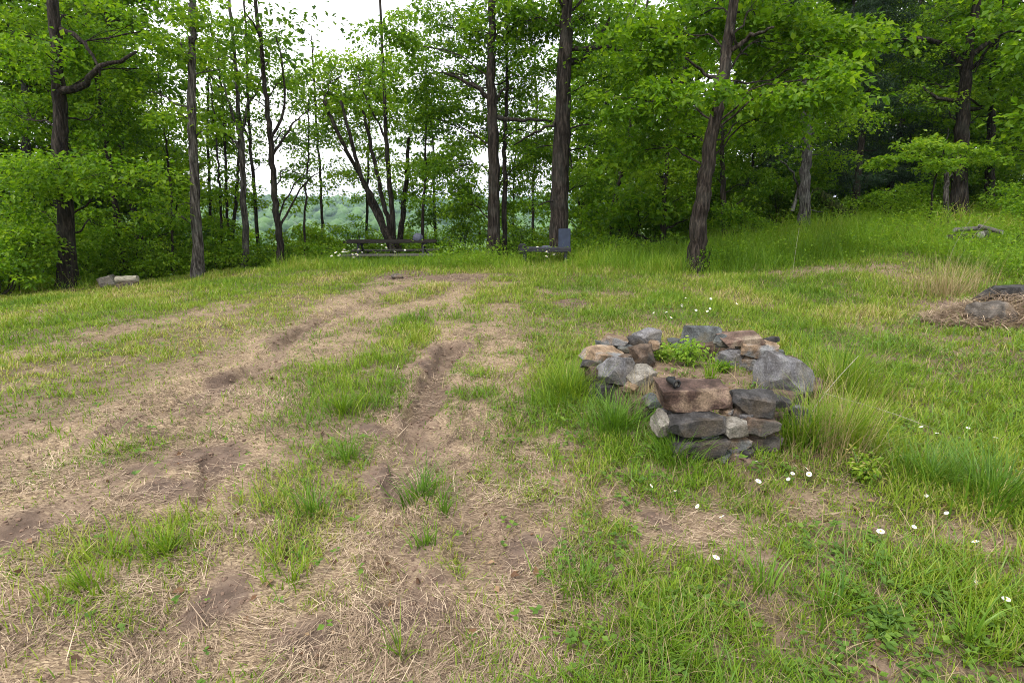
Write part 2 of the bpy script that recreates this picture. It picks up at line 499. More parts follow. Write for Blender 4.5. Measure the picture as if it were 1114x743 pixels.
M['wood_weather'] = plain('wood_weather', (.085, .078, .068), .85, .5, 0, 9., .004, .2, (1, 9, 9))
M['wood_dark2'] = plain('wood_dark2', (.030, .027, .024), 1.0, .5, 0, 9., .004, .0, (1, 9, 9))
M['wood_dark'] = plain('wood_dark', (.030, .030, .035), .8, .5, 0, 9., .004, .2, (1, 9, 9))
M['log_pale'] = plain('log_pale', (.27, .245, .19), .85, .5, 0, 9., .006, .2, (2, 9, 9))
M['log_grey'] = plain('log_grey', (.26, .25, .23), .85, .5, 0, 9., .006, .2, (2, 9, 9))
M['board_blue'] = plain('board_blue', (.026, .035, .058), .85, .2, 0, 8., .002)
M['bundle_cloth'] = plain('bundle_cloth', (.085, .09, .125), .8, .15, 0, 5., .002)
M['rubber'] = plain('rubber', (.012, .012, .013), .5, .3, 0, 20., .001)
M['petal'] = plain('petal', (.80, .80, .77), .6, .05, 0, 20., .0005)
M['pollen'] = plain('pollen', (.55, .36, .03), .7, .2, 0, 200., .001)
M['clod'] = plain('clod', (.16, .108, .080), .95, .4, 0, 25., .01, .1)
M['stem'] = plain('stem', (.085, .16, .03), .6, .2, 0, 20., .0005)


def ground_mat():
    m, nt, out = nodes('ground_soil'); L = nt.links.new
    tc = N(nt, 'ShaderNodeTexCoord'); P = tc.outputs['Object']
    def att(n): return N(nt, 'ShaderNodeAttribute', attribute_name=n).outputs['Fac']
    def noise(sc, d=6., ro=.6):
        n = N(nt, 'ShaderNodeTexNoise', Scale=sc, Detail=d, Roughness=ro); L(P, n.inputs['Vector']); return n.outputs[0]
    def mix(f, a, b, bt='MIX'):
        x = N(nt, 'ShaderNodeMix', data_type='RGBA', blend_type=bt)
        if hasattr(f, 'links'): L(f, x.inputs[0])
        else: x.inputs[0].default_value = f
        for v, i in ((a, 6), (b, 7)):
            if hasattr(v, 'links'): L(v, x.inputs[i])
            else: x.inputs[i].default_value = (*v, 1)
        return x.outputs[2]
    nA = noise(9., 8.); nB = noise(60., 5., .7); nC = noise(2.2, 5.)
    soil = ramp(nt, [(.25, (.075, .051, .037)), (.5, (.160, .112, .080)), (.75, (.27, .20, .148))], nA).outputs[0]
    # chaff: fine bits of cut straw trodden into the soil
    mp = N(nt, 'ShaderNodeMapping'); mp.inputs['Scale'].default_value = (1, 3.2, 1); mp.inputs['Rotation'].default_value = (0, 0, .5); L(P, mp.inputs[0])
    v = N(nt, 'ShaderNodeTexVoronoi', Scale=70.0); L(mp.outputs[0], v.inputs['Vector'])
    vr = N(nt, 'ShaderNodeSeparateColor'); L(v.outputs['Color'], vr.inputs[0])
    chaff = ramp(nt, [(.0, (.11, .075, .05)), (.5, (.24, .17, .11)), (1, (.44, .34, .22))], vr.outputs[0]).outputs[0]
    st = att('straw')
    stn = N(nt, 'ShaderNodeMath', operation='MULTIPLY_ADD'); L(nB, stn.inputs[0]); stn.inputs[1].default_value = 1.0; stn.inputs[2].default_value = -.5
    sta = N(nt, 'ShaderNodeMath', operation='ADD', use_clamp=True); L(stn.outputs[0], sta.inputs[0]); L(st, sta.inputs[1])
    c = mix(sta.outputs[0], soil, chaff)
    shaded_thatch = ramp(nt, [(.3, (.022, .022, .009)), (.5, (.058, .054, .021)), (.72, (.17, .14, .07))], nB).outputs[0]  # dead thatch, deepened so the shade between blades is in its colour
    c = mix(att('green'), c, shaded_thatch)
    bare_soil = ramp(nt, [(.3, (.070, .049, .037)), (.6, (.155, .110, .084)), (.8, (.26, .195, .152))], nA).outputs[0]  # strawless soil tone for the ruts and bare patches
    c = mix(att('soil'), c, bare_soil)
    meadow = ramp(nt, [(.3, (.09, .16, .03)), (.7, (.16, .24, .05))], nC).outputs[0]
    c = mix(att('far'), c, meadow)
    nF = noise(.05, 8., .7)
    forest = ramp(nt, [(.35, (.022, .055, .016)), (.65, (.06, .12, .03))], nF).outputs[0]
    c = mix(att('forest'), c, forest)
    p = N(nt, 'ShaderNodeBsdfPrincipled', Roughness=.95); p.inputs['Specular IOR Level'].default_value = .12; L(c, p.inputs['Base Color'])
    b = N(nt, 'ShaderNodeBump', Strength=.8, Distance=.02); L(nA, b.inputs['Height'])
    b2 = N(nt, 'ShaderNodeBump', Strength=.8, Distance=.008); L(nB, b2.inputs['Height']); L(b.outputs[0], b2.inputs['Normal'])
    L(b2.outputs[0], p.inputs['Normal']); L(p.outputs[0], out.inputs[0])
    return m


# ------------------------------------------------------------------ ground sheet
def build_ground():
    fine = np.linspace(-R(62), R(62), 560)
    coarse = np.linspace(R(62), 2 * np.pi - R(62), 82)[1:-1]
    A = np.concatenate([fine, coarse]); na = len(A)
    rr = [.25]
    while rr[-1] < 2600:
        r = rr[-1]
        rr.append(r * (1.009 if r < 14 else 1.014 if r < 40 else 1.03))
    rr = np.array(rr); nr = len(rr)
    X = rr[:, None] * np.sin(A)[None]; Y = rr[:, None] * np.cos(A)[None]
    Z = h(X, Y)
    g, soil, straw = fields(X, Y)
    rad = np.hypot(X, Y)
    tl = tallness(X, Y) * (np.abs(np.arctan2(X, Y)) < 1.1)
    green = np.clip(np.maximum(g * .9, tl), 0, 1) * (1 - soil * .8)
    far = sstep(20, 34, rad)
    fm = fbm(X / 70 + 1, Y / 70 + 6, 4)
    forest = sstep(430, 620, rad + 300 * (fm - .5)) * 1.0
    forest = np.maximum(forest, sstep(.56, .62, fm) * sstep(60, 120, rad))
    V = np.stack([X, Y, Z], -1).reshape(-1, 3)
    i = np.arange(nr - 1)[:, None] * na; j = np.arange(na)[None]; j2 = (j + 1) % na
    q = np.stack([i + j, i + na + j, i + na + j2, i + j2], -1).reshape(-1, 4)
    # the small disc at the photographer's feet
    V = np.vstack([V, [[0, 0, gz(0, 0)]]]); c = len(V) - 1
    t = np.stack([np.full(na, c), np.arange(na), (np.arange(na) + 1) % na], -1)
    pad = lambda a: np.append(a.ravel(), a.ravel()[0])
    o = np_mesh('ground', V, tris=t, quads=q, attr2=dict(green=pad(green), straw=pad(straw), far=pad(far), forest=pad(forest), soil=pad(soil)), mat=ground_mat(), smooth=True)
    tag(o, 'rough clearing of mown grass, straw and bare reddish soil', None, None, 'structure')
    return o


build_ground()


# ------------------------------------------------------------------ blades: grass, straw
def blades(name, P, H, Wd, head, lean, curl, mat, rnd, S=3, parent=None, kind=None, label=None, loc=None):
    """P roots (n,3); H length; head azimuth; lean start angle from vertical; curl extra bend to the tip"""
    n = len(P)
    seg = S
    pts = np.zeros((n, seg + 1, 3)); pts[:, 0] = P
    dx, dy = np.cos(head), np.sin(head)
    for k in range(seg):
        a = lean + curl * (k + .5) / seg
        st = H / seg
        pts[:, k + 1, 0] = pts[:, k, 0] + st * np.sin(a) * dx
        pts[:, k + 1, 1] = pts[:, k, 1] + st * np.sin(a) * dy
        pts[:, k + 1, 2] = pts[:, k, 2] + st * np.cos(a)
    tw = rng.uniform(-.7, .7, n)
    sx, sy = -np.sin(head + tw), np.cos(head + tw)
    side = np.stack([sx, sy, np.zeros(n)], -1)
    wk = np.array([.8, 1.0, .7, .45, .3, .2])[:seg] if seg > 2 else np.array([.9, .8])[:seg]
    V = np.zeros((n, seg * 2 + 1, 3))
    for k in range(seg):
        off = side * (Wd * wk[k] * .5)[:, None]
        V[:, 2 * k] = pts[:, k] - off; V[:, 2 * k + 1] = pts[:, k] + off
    V[:, -1] = pts[:, seg]
    nv = seg * 2 + 1
    b = np.arange(n)[:, None] * nv
    Q = np.concatenate([b + np.array([2 * k, 2 * k + 1, 2 * k + 3, 2 * k + 2])[None] for k in range(seg - 1)], 1).reshape(n * (seg - 1), 4)
    T = b + np.array([2 * seg - 2, 2 * seg - 1, 2 * seg])[None]
    at = np.concatenate([rnd, np.repeat(rnd, seg - 1)])
    o = np_mesh(name, V.reshape(-1, 3), tris=T, quads=Q, attr=at, mat=mat, smooth=True, parent=parent, loc=loc)
    if kind: tag(o, label, None, None, kind)
    return o


def scatter(n, r0=.95, r1=17.5, p=1.4, amax=70):
    """random points in front of the camera, area density ~ r**-p"""
    n = int(n * 1.38); u = rng.random(n); e = 2 - p
    r = (r0 ** e + u * (r1 ** e - r0 ** e)) ** (1 / e)
    a = rng.uniform(-R(amax), R(amax), n)
    return r * np.sin(a), r * np.cos(a), r


def on_stone(x, y):
    q = ring_q(x, y)
    return (q > .76) & (q < .97)


# 1. short mown grass
x, y, r = scatter(560000, p=1.35)
g, soil, straw = fields(x, y)
clump = fbm(x * 9 + 11, y * 9, 2)
keep = rng.random(len(x)) < np.clip(g * 1.15, 0, 1) * sstep(.25, .6, clump + .22 * g) * .9 + .10 * (1 - soil)
keep &= ~on_stone(x, y)
x, y, r, g = x[keep], y[keep], r[keep], g[keep]
n = len(x)
hv = sstep(.35, .7, fbm(x * 1.6 + 31, y * 1.6, 3))
H = rng.uniform(.035, .085, n) * (.75 + .75 * hv) * (.7 + .5 * g) * (1 + .03 * np.minimum(r, 12))
yel = .55 + .60 * (fbm(x * .8 + 60, y * .8, 3) - .5) * 1.6
blades('grass', np.stack([x, y, h(x, y) - .008], -1), H, .0032 * (1 + r / 6.5) * rng.uniform(.7, 1.3, n), rng.uniform(0, 6.283, n),
       np.abs(rng.normal(.25, .25, n)), rng.uniform(.2, 1.5, n), M['grass'], np.clip(yel + rng.normal(0, .18, n), 0, 1), 3, kind='stuff', label='short mown green grass')

# 2. longer loose grass in the right half and scattered wisps
x, y, r = scatter(150000, p=1.5, r1=14)
g, soil, straw = fields(x, y)
w = sstep(.5, .72, fbm(x * 1.9 + 3, y * 1.9 + 55, 3)) * (.25 + .75 * sstep(-.5, 2.0, x)) * g
keep = (rng.random(len(x)) < w * .75) & ~on_stone(x, y)
x, y, r = x[keep], y[keep], r[keep]; n = len(x)
blades('grass', np.stack([x, y, h(x, y) - .01], -1), rng.uniform(.09, .24, n), .0036 * (1 + r / 8) * rng.uniform(.7, 1.3, n), rng.uniform(0, 6.283, n),
       np.abs(rng.normal(.3, .25, n)), rng.uniform(.4, 1.9, n), M['grass_deep'], np.clip(rng.normal(.5, .22, n), 0, 1), 4, kind='stuff', label='loose longer grass')

# dry standing blades mixed through the turf
x, y, r = scatter(110000, p=1.45, r1=14)
g, soil, straw = fields(x, y)
keep = (rng.random(len(x)) < (.12 + .5 * sstep(.45, .65, fbm(x * 2.2 + 19, y * 2.2 + 8, 3))) * sstep(-1.5, 1.5, x) * np.clip(g + .3, 0, 1)) & ~on_stone(x, y)
x, y, r = x[keep], y[keep], r[keep]; n = len(x)
blades('dry_grass_blades', np.stack([x, y, h(x, y) - .01], -1), rng.uniform(.06, .22, n), .0024 * (1 + r / 7) * rng.uniform(.6, 1.4, n), rng.uniform(0, 6.283, n),
       np.abs(rng.normal(.5, .35, n)), rng.uniform(.2, 1.6, n), M['reed'], np.clip(rng.normal(.4, .3, n), 0, 1), 4, kind='stuff', label='dry standing blades in the turf')

# 3. straw and dead cut grass lying flat
x, y, r = scatter(620000, p=1.5, r1=16)
g, soil, straw = fields(x, y)
keep = (rng.random(len(x)) < straw * (.07 + .68 * sstep(.38, .66, fbm(x * 3.3 + 70, y * 3.3, 4))) * (1 - .3 * g)) & ~on_stone(x, y)
x, y, r, straw, g = x[keep], y[keep], r[keep], straw[keep], g[keep]; n = len(x)
flow = 6.283 * fbm(x * .9 + 5, y * .9 + 5, 2) * 1.5
hd = np.where(rng.random(n) < .55, flow + rng.normal(0, .5, n), rng.uniform(0, 6.283, n))
Hs = rng.uniform(.02, .085, n) * (1 + 1.2 * (rng.random(n) < .12)) * (1 + r * .03)
tone = .5 + .9 * (fbm(x * 2.5, y * 2.5 + 33, 3) - .5) + rng.normal(0, .27, n)
blades('straw', np.stack([x, y, h(x, y) + rng.uniform(.0, .018, n)], -1), Hs, .0019 * (1 + r / 5) * rng.uniform(.5, 1.5, n), hd,
       rng.uniform(1.25, 1.62, n), rng.uniform(-.1, .35, n), M['straw'], np.clip(tone, 0, 1), 2, kind='stuff', label='dry cut straw lying on the soil')

# 4. clover and small broad weeds
def leaf_cards(name, P, L, W, az, tilt, roll, mat, rnd, parent=None, fold=.18, droop=.0):
    """diamond leaves folded along the midrib"""
    n = len(P)
    ca, sa = np.cos(az), np.sin(az); ct, st = np.cos(tilt), np.sin(tilt)
    d = np.stack([ca * ct, sa * ct, st], -1)
    s = np.stack([-sa, ca, np.zeros(n)], -1)
    nrm = np.cross(d, s)
    cr, sr = np.cos(roll)[:, None], np.sin(roll)[:, None]
    s2 = s * cr + nrm * sr; n2 = nrm * cr - s * sr
    V = np.zeros((n, 4, 3))
    V[:, 0] = P
    V[:, 2] = P + d * L[:, None] - n2 * (L * droop)[:, None]
    mid = P + d * (L * .46)[:, None]
    V[:, 1] = mid + s2 * (W * .5)[:, None] + n2 * (W * fold)[:, None]
    V[:, 3] = mid - s2 * (W * .5)[:, None] + n2 * (W * fold)[:, None]
    b = np.arange(n)[:, None] * 4
    T = np.concatenate([b + np.array([[0, 1, 2]]), b + np.array([[0, 2, 3]])], 1).reshape(-1, 3)
    return np_mesh(name, V.reshape(-1, 3), tris=T, attr=np.repeat(rnd, 2), mat=mat, parent=parent)


x, y, r = scatter(19000, p=1.7, r1=9)
g, soil, straw = fields(x, y)
w = sstep(.42, .62, fbm(x * 2.6 + 13, y * 2.6 + 5, 3)) * (.15 + .85 * sstep(-.3, .8, x)) * np.clip(g + .2, 0, 1)
keep = (rng.random(len(x)) < w * .8) & ~on_stone(x, y)
x, y, r = x[keep], y[keep], r[keep]
k = 3
X = np.repeat(x, k) + rng.normal(0, .006, len(x) * k); Y = np.repeat(y, k) + rng.normal(0, .006, len(x) * k); n = len(X)
az = np.repeat(rng.uniform(0, 6.283, len(x)), k) + np.tile(np.arange(k) * 2.09, len(x)) + rng.normal(0, .3, n)
hh = np.repeat(rng.uniform(.015, .06, len(x)), k)
sz = np.repeat(rng.uniform(.012, .028, len(x)) * (1 + r / 10), k)
o = leaf_cards('clover', np.stack([X, Y, h(X, Y) + hh], -1), sz, sz * .8, az, rng.normal(.1, .25, n), rng.normal(0, .25, n), M['clover'], np.clip(rng.normal(.5, .22, n), 0, 1))
tag(o, 'low clover and small weeds', None, None, 'stuff')

# 5. brown dead leaves and bits
x, y, r = scatter(5200, p=1.5, r1=15)
g, soil, straw = fields(x, y)
keep = (rng.random(len(x)) < .15 + .5 * sstep(1.0, 2.0, x) * sstep(7, 4, y)) & ~on_stone(x, y); x, y, r = x[keep], y[keep], r[keep]; n = len(x)
sz = rng.uniform(.02, .055, n)
o = leaf_cards('dead_leaves', np.stack([x, y, h(x, y) + .01], -1), sz, sz * .6, rng.uniform(0, 6.283, n), rng.normal(0, .35, n), rng.normal(0, .5, n), M['dead_leaf'], rng.random(n), fold=.3)
tag(o, 'brown dead leaves scattered on the ground', None, None, 'stuff')

# 6. soil clods in the bare patches
x, y, r = scatter(80000, p=1.4, r1=16)
g, soil, straw = fields(x, y)
keep = rng.random(len(x)) < soil * .7 + .05; x, y, r = x[keep], y[keep], r[keep]; n = len(x)
ico = np.array([(0, 0, 1), (.89, 0, .45), (.28, .85, .45), (-.72, .53, .45), (-.72, -.53, .45), (.28, -.85, .45), (.72, .53, -.45), (-.28, .85, -.45), (-.89, 0, -.45), (-.28, -.85, -.45), (.72, -.53, -.45), (0, 0, -1)])
icf = np.array([(0, 1, 2), (0, 2, 3), (0, 3, 4), (0, 4, 5), (0, 5, 1), (1, 6, 2), (2, 7, 3), (3, 8, 4), (4, 9, 5), (5, 10, 1), (6, 7, 2), (7, 8, 3), (8, 9, 4), (9, 10, 5), (10, 6, 1), (11, 7, 6), (11, 8, 7), (11, 9, 8), (11, 10, 9), (11, 6, 10)])
s = (.003 + .009 * rng.random(n) ** 3) * (1 + .12 * r)
V = ico[None] * (s[:, None, None] * rng.uniform(.6, 1.3, (n, 12, 1))) * np.array([1, 1, .7]) + np.stack([x, y, h(x, y)], -1)[:, None]
T = (icf[None] + np.arange(n)[:, None, None] * 12).reshape(-1, 3)
o = np_mesh('soil_clods', V.reshape(-1, 3), tris=T, mat=M['clod'])
tag(o, 'loose crumbs and clods of soil', None, None, 'stuff')

# 7. tall grass along the wood edge
def tall(name, n, r0, r1, hmin, hmax, mat, lo=-70, hi=70, dens=1.0, wd=.006, label='', freq=.8):
    a = rng.uniform(R(lo), R(hi), n); rr = np.sqrt(rng.uniform(r0 * r0, r1 * r1, n))
    x, y = rr * np.sin(a), rr * np.cos(a)
    t = tallness(x, y)
    k = rng.random(n) < t * dens * (.3 + .7 * sstep(.3, .55, fbm(x * freq + 8, y * freq, 3)))
    x, y, t, rr = x[k], y[k], t[k], rr[k]; n = len(x)
    H = rng.uniform(hmin, hmax, n) * (.45 + .55 * t) * (.15 + 1.5 * fbm(x * 1.5, y * 1.5 + 77, 4))
    H = H * (1 - .5 * np.exp(-((x + 3.2) / 1.9) ** 2 - ((y - 14.2) / 1.8) ** 2) - .45 * np.exp(-((x - .85) / .9) ** 2 - ((y - 13) / 1.2) ** 2))
    hue = .5 + .9 * (fbm(x * .6 + 9, y * .6, 3) - .5)
    return blades(name, np.stack([x, y, h(x, y) - .02], -1), H, wd * rng.uniform(.7, 1.4, n), rng.uniform(0, 6.283, n), np.abs(rng.normal(.18, .24, n)),
                  rng.uniform(.1, 1.6, n), mat, np.clip(hue + rng.normal(0, .2, n), 0, 1), 4, kind='stuff', label=label)


tall('tall_grass', 180000, 11, 18, .18, .58, M['grass_tall'], -70, 70, .8, .009, 'tall lush grass along the wood edge')
tall('tall_grass', 60000, 15, 30, .22, .62, M['grass_tall'], 12, 70, .8, .014, 'tall grass running up into the woods')
tall('tall_grass', 26000, 12.3, 17.5, .35, .85, M['grass_tall'], 4, 34, .6, .010, 'shaggy tall weeds under the trees', 1.7)
tall('tall_grass', 40000, 17, 40, .4, .9, M['grass_tall'], -58, 12, .8, .025, 'tall grass on the slope beyond the clearing')

# leafy undergrowth (weeds) among the tall grass and under the trees
n = 20000
a = rng.uniform(R(-58), R(58), n); rr = np.sqrt(rng.uniform(11.5 ** 2, 27 ** 2, n))
x, y = rr * np.sin(a), rr * np.cos(a)
k = rng.random(n) < tallness(x, y) * sstep(.40, .60, fbm(x * .9 + 21, y * .9, 3)) * .9 * (1 - np.exp(-((x + 3.2) / 1.9) ** 2 - ((y - 14.6) / 1.6) ** 2)) * (1 - np.exp(-((x - .85) / 1.0) ** 2 - ((y - 13.2) / 1.2) ** 2)); x, y = x[k], y[k]
kk = 22
X = np.repeat(x, kk) + rng.normal(0, .12, len(x) * kk); Y = np.repeat(y, kk) + rng.normal(0, .12, len(x) * kk); n = len(X)
Hh = np.repeat(rng.uniform(.12, .75, len(x)), kk) * rng.uniform(.1, 1, n)
sz = rng.uniform(.035, .085, n)
o = leaf_cards('undergrowth', np.stack([X, Y, h(X, Y) + Hh], -1), sz, sz * .55, rng.uniform(0, 6.283, n), rng.normal(.1, .4, n), rng.normal(0, .4, n), M['leaf_bright'], np.clip(rng.normal(.5, .25, n), 0, 1))
tag(o, 'leafy undergrowth along the wood edge', None, None, 'stuff')


# ------------------------------------------------------------------ trees
class Tree:
    def __init__(s, origin, seed):
        s.o = np.asarray(origin, float); s.r = np.random.default_rng(seed); s.t = Tubes()
        s.P = []; s.Az = []; s.L = []; s.Tl = []; s.Rd = []; s.aspect = .66

    def stem(s, pts, r0, r1, k=10, flare=True, jit=.015):
        P = smooth_path(pts, max(12, 8 * len(pts)), jit, s.r) - s.o
        u = np.linspace(0, 1, len(P))
        rad = r0 + (r1 - r0) * u
        if flare: rad = rad * (1 + .55 * np.exp(-u * 22))
        rad = rad * (1 + s.r.normal(0, .03, len(P)))
        if flare and r0 > .1:
            k = 18; th = np.arange(k) * 2 * np.pi / k; ph = s.r.uniform(0, 6.28, 3)
            lob = 1 + .35 * np.exp(-u * 18)[:, None] * np.sin(3 * th + ph[0])[None] * (s.r.random() * .5 + .5) + .03 * np.sin(5 * th + ph[1])[None] + s.r.normal(0, .025, (len(P), k))
            s.t.add(P, rad[:, None] * lob, k)
        else:
            s.t.add(P, rad, k)
        return P, rad

    def limb(s, a, b, r0, r1, sag=.12, n=8, k=6):
        a = np.asarray(a); b = np.asarray(b); d = np.linalg.norm(b - a)
        m = (a + b) / 2 + np.array([0, 0, d * sag]) + s.r.normal(0, d * .07, 3)
        m1 = (a * .75 + m * .5 - b * .25) if False else (a + m) / 2 + s.r.normal(0, d * .03, 3)
        P = smooth_path([a, m1, m, b], n, d * .012, s.r)
        s.t.add(P, np.linspace(r0, r1, n), k)
        return P

    def spray(s, c, rad, nl, leaf, flat=.3, tilt=0.0):
        """one flattened spray of leaves"""
        r = s.r
        th = r.uniform(0, 6.283, nl); q = np.sqrt(r.random(nl)) * rad
        p = np.stack([q * np.cos(th), q * np.sin(th), r.normal(0, rad * flat * .5, nl) - .25 * q * q / rad], -1)
        s.P.append(p + c); s.Az.append(th + r.normal(0, .9, nl)); s.L.append(leaf * r.uniform(.5, 1.3, nl))
        s.Tl.append(r.normal(-.2 + tilt, .55, nl)); s.Rd.append(np.clip(r.normal(.48, .24, nl) + r.normal(0, .14), 0, 1))

    def blob(s, c, rad, attach, dens=1.0, leaf=.11, br=.03, sag=.1, sprayr=.42, flat=.3, per=46, twigs=True):
        """foliage mass: a limb to the blob, twigs to sprays, leaves on the sprays"""
        r = s.r; c = np.asarray(c, float); rad = np.asarray(rad, float)
        if attach is not None:
            LP = s.limb(attach, c, br, br * .45, sag)
        else:
            LP = np.array([c, c + [0, 0, .05]])
        vol = 4.19 * rad.prod()
        n = max(4, int(dens * 10.5 * vol ** .78))
        for i in range(n):
            v = r.normal(0, 1, 3); v /= np.linalg.norm(v)
            p = c + v * rad * r.uniform(.35, 1.0) ** .6
            b = LP[r.integers(len(LP) // 2, len(LP))]
            if twigs and i % 2 == 0: s.limb(b, p, br * .35, .004, .1, 4, 3)
            s.spray(p, sprayr * r.uniform(.6, 1.3), max(6, int(per * r.uniform(.5, 1.4))), leaf, flat)

    def build(s, name, label, cat, bark, leafm, group=None, rz=0):
        root = thing(name, label, cat, s.o, rz, group)
        s.t.build('trunk', bark, root)
        if s.P:
            P = np.concatenate(s.P); L = np.concatenate(s.L); n = len(P)
            leaf_cards('crown', P, L, L * s.aspect, np.concatenate(s.Az), np.concatenate(s.Tl), s.r.normal(0, .5, n), leafm, np.concatenate(s.Rd), root, .15, .12)
        return root


def near_on(P, z):
    i = int(np.argmin(np.abs(P[:, 2] - z))); return P[i]


def px_tree(name, label, base, path, w, blobs, bark, leafm, seed, top=11.0, upper=7, dens=1.0, leaf=.11, limbs=(), stems=(), up_rad=1.3, cat='tree', kind_leaf=None, per=46, sprayr=.42, flat=.3, updens=.3, sag=.1, group=None):
    """a tree from its outline in the photograph, given depth: trunk points lie in the plane of its own distance"""
    bx, Y = base
    b = base_at(bx, Y); t = Tree(b, seed); sc = ppm(Y, b[2])
    pts = [b - [0, 0, .15]] + [at_y(px, py, Y) for px, py in path]
    d = pts[-1] - pts[-2]; d = d / np.linalg.norm(d); d = d * .6 + np.array([0, 0, 1]) * .6; d /= np.linalg.norm(d)
    if top > pts[-1][2] + .5:
        pts.append(pts[-1] + d * (top - pts[-1][2]))
    r0 = w * .78 / 2 / sc
    P, rad = t.stem(pts, r0, r0 * (.35 if top > 6 else .4))
    stemsP = [P]
    for st, sw in stems:
        q = [at_y(px, py, Y + t.r.normal(0, .4)) for px, py in st]
        SP, _ = t.stem(q, sw / 2 / sc, sw / 4 / sc, 8, False); stemsP.append(SP)
    for lb, lw in limbs:
        q = [at_y(px, py, Y + .5 * i * t.r.normal(0, .6)) - b for i, (px, py) in enumerate(lb)]
        t.t.add(smooth_path(q, 12, .02, t.r), np.linspace(lw / 2 / sc, lw / 6 / sc, 12), 6)
    if w > 8:
        for i in range(int(t.r.integers(3, 6))):
            a = P[int(len(P) * t.r.uniform(.08, .45))]; az = t.r.uniform(0, 6.283); ln = t.r.uniform(.12, .5)
            t.limb(a, a + np.array([math.cos(az) * (ln + r0), math.sin(az) * (ln + r0), t.r.uniform(-.1, .2)]), r0 * .16, r0 * .05, .05, 5, 5)
    for bl in blobs:
        px, py, rx, ry = bl[:4]; dy = bl[4] if len(bl) > 4 else t.r.uniform(.1, 1.7)
        c = at_y(px, py, Y + dy) - b
        S = min(stemsP, key=lambda q: np.min(np.linalg.norm(q - c, axis=1)))
        at = near_on(S, c[2] - .25 * abs(c[0]) - .2)
        rr = (rx / sc, max(rx, ry) / sc * .9, ry / sc)
        t.blob(c, rr, at, dens, leaf * .98, min(r0 * .2, .024), sag, sprayr, flat * 1.4, int(per * 1.75))
    zt = top - b[2]
    for i in range((upper + 1) // 2):
        z = zt * t.r.uniform(.5, 1.0); a = t.r.uniform(0, 6.283); q = t.r.uniform(.3, 1.0) * (zt * .24)
        at = near_on(P, z - .8)
        c = at + np.array([math.cos(a) * q, math.sin(a) * q, .8])
        if c[2] + b[2] < 5.2: c[2] = 5.2 - b[2]
        t.blob(c, (up_rad, up_rad, up_rad * .7), at, updens, leaf * 1.7, .04, .1, .6, .35, 26, False)
    return t.build(name, label, cat, bark, leafm, group)


B, LB, LM, LD = M, M['leaf_bright'], M['leaf_mid'], M['leaf_dark']
px_tree('broadleaf_tree', 'big dark-barked tree at the left edge with a crooked limb reaching right', (74, 12.5), [(66, 150), (57, 0)], 21,
        [(25, 40, 55, 40), (95, 30, 45, 35), (30, 120, 50, 35), (120, 120, 40, 35), (150, 75, 35, 28), (20, 190, 45, 30, -.6), (70, 185, 46, 22, -1.0), (50, 60, 34, 18, -.8), (140, 195, 45, 20, -.5), (40, 235, 45, 22), (180, 30, 40, 30), (10, 250, 35, 25, -.6), (110, 245, 45, 22)],
        B['bark_dark'], LM, 11, 11, 8, 1.1, limbs=[([(64, 100), (90, 92), (112, 72), (150, 58)], 8), ([(61, 30), (90, 45), (110, 80)], 6)])
px_tree('broadleaf_tree', 'thin dark tree leaning left just beside the big left edge tree', (136, 14.5), [(128, 240), (113, 140), (104, 80)], 9,
        [(110, 60, 50, 40), (150, 130, 30, 22), (165, 200, 40, 22), (175, 240, 40, 20), (120, 160, 35, 25)], B['bark_dark'], LM, 12, 10, 6, .9)
px_tree('broadleaf_tree', 'straight grey-barked tree standing alone right of the chopped logs', (216, 13), [(210, 170), (208, 60), (209, 0)], 13,
        [(225, 25, 36, 26), (185, 60, 30, 22), (245, 75, 26, 20), (235, 140, 18, 14), (190, 230, 34, 16), (190, 120, 20, 14), (160, 100, 22, 16)], B['bark_grey'], LB, 13, 11, 6, .75)
px_tree('broadleaf_tree', 'slim pale grey tree with a broken bare top', (268, 15.5), [(264, 180), (260, 118)], 9,
        [(262, 80, 26, 26), (240, 130, 14, 14), (255, 190, 14, 10), (235, 55, 24, 20)], B['bark_grey'], LM, 14, 6.8, 2, .55, limbs=[([(262, 150), (250, 115), (243, 90)], 4), ([(262, 165), (252, 150), (240, 140)], 3)])
px_tree('broadleaf_tree', 'slim dark tree leaning left with sparse open twigs', (307, 14.5), [(299, 215), (292, 130), (284, 60)], 9.5,
        [(275, 60, 30, 30), (315, 100, 30, 26), (300, 150, 26, 16), (328, 148, 26, 14), (262, 105, 24, 20), (330, 190, 20, 8)], B['bark_dark'], LD, 15, 7.6, 3, .5, leaf=.08,
        limbs=[([(304, 250), (325, 210), (352, 182)], 2.6), ([(303, 240), (318, 205), (338, 185)], 2), ([(296, 170), (315, 140), (335, 120)], 3)], sag=.25)
px_tree('broadleaf_tree', 'spindly double sapling behind the slim grey tree', (250, 17.5), [(246, 200), (243, 130)], 4.5,
        [(245, 120, 24, 24), (232, 160, 20, 18), (262, 220, 22, 16), (228, 235, 24, 18)], B['bark_dark'], LM, 16, 6.0, 1, .5, stems=[([(252, 280), (258, 200), (262, 140)], 4)])
px_tree('broadleaf_tree', 'many-stemmed tree fanning out behind the picnic table', (432, 18), [(425, 215), (420, 150), (418, 100)], 8,
        [(375, 80, 36, 28), (345, 118, 26, 22), (415, 85, 32, 28), (440, 125, 26, 24), (395, 125, 34, 20), (368, 150, 26, 12), (445, 185, 22, 14), (330, 90, 24, 24), (415, 170, 24, 12), (385, 190, 22, 10)], B['bark_dark'], LB, 17, 7.6, 2, .95, leaf=.12,
        stems=[([(430, 275), (405, 215), (375, 160), (352, 110)], 6), ([(428, 275), (398, 205), (370, 110)], 6), ([(433, 275), (440, 215), (445, 150)], 7), ([(431, 270), (415, 210), (395, 120)], 6)])
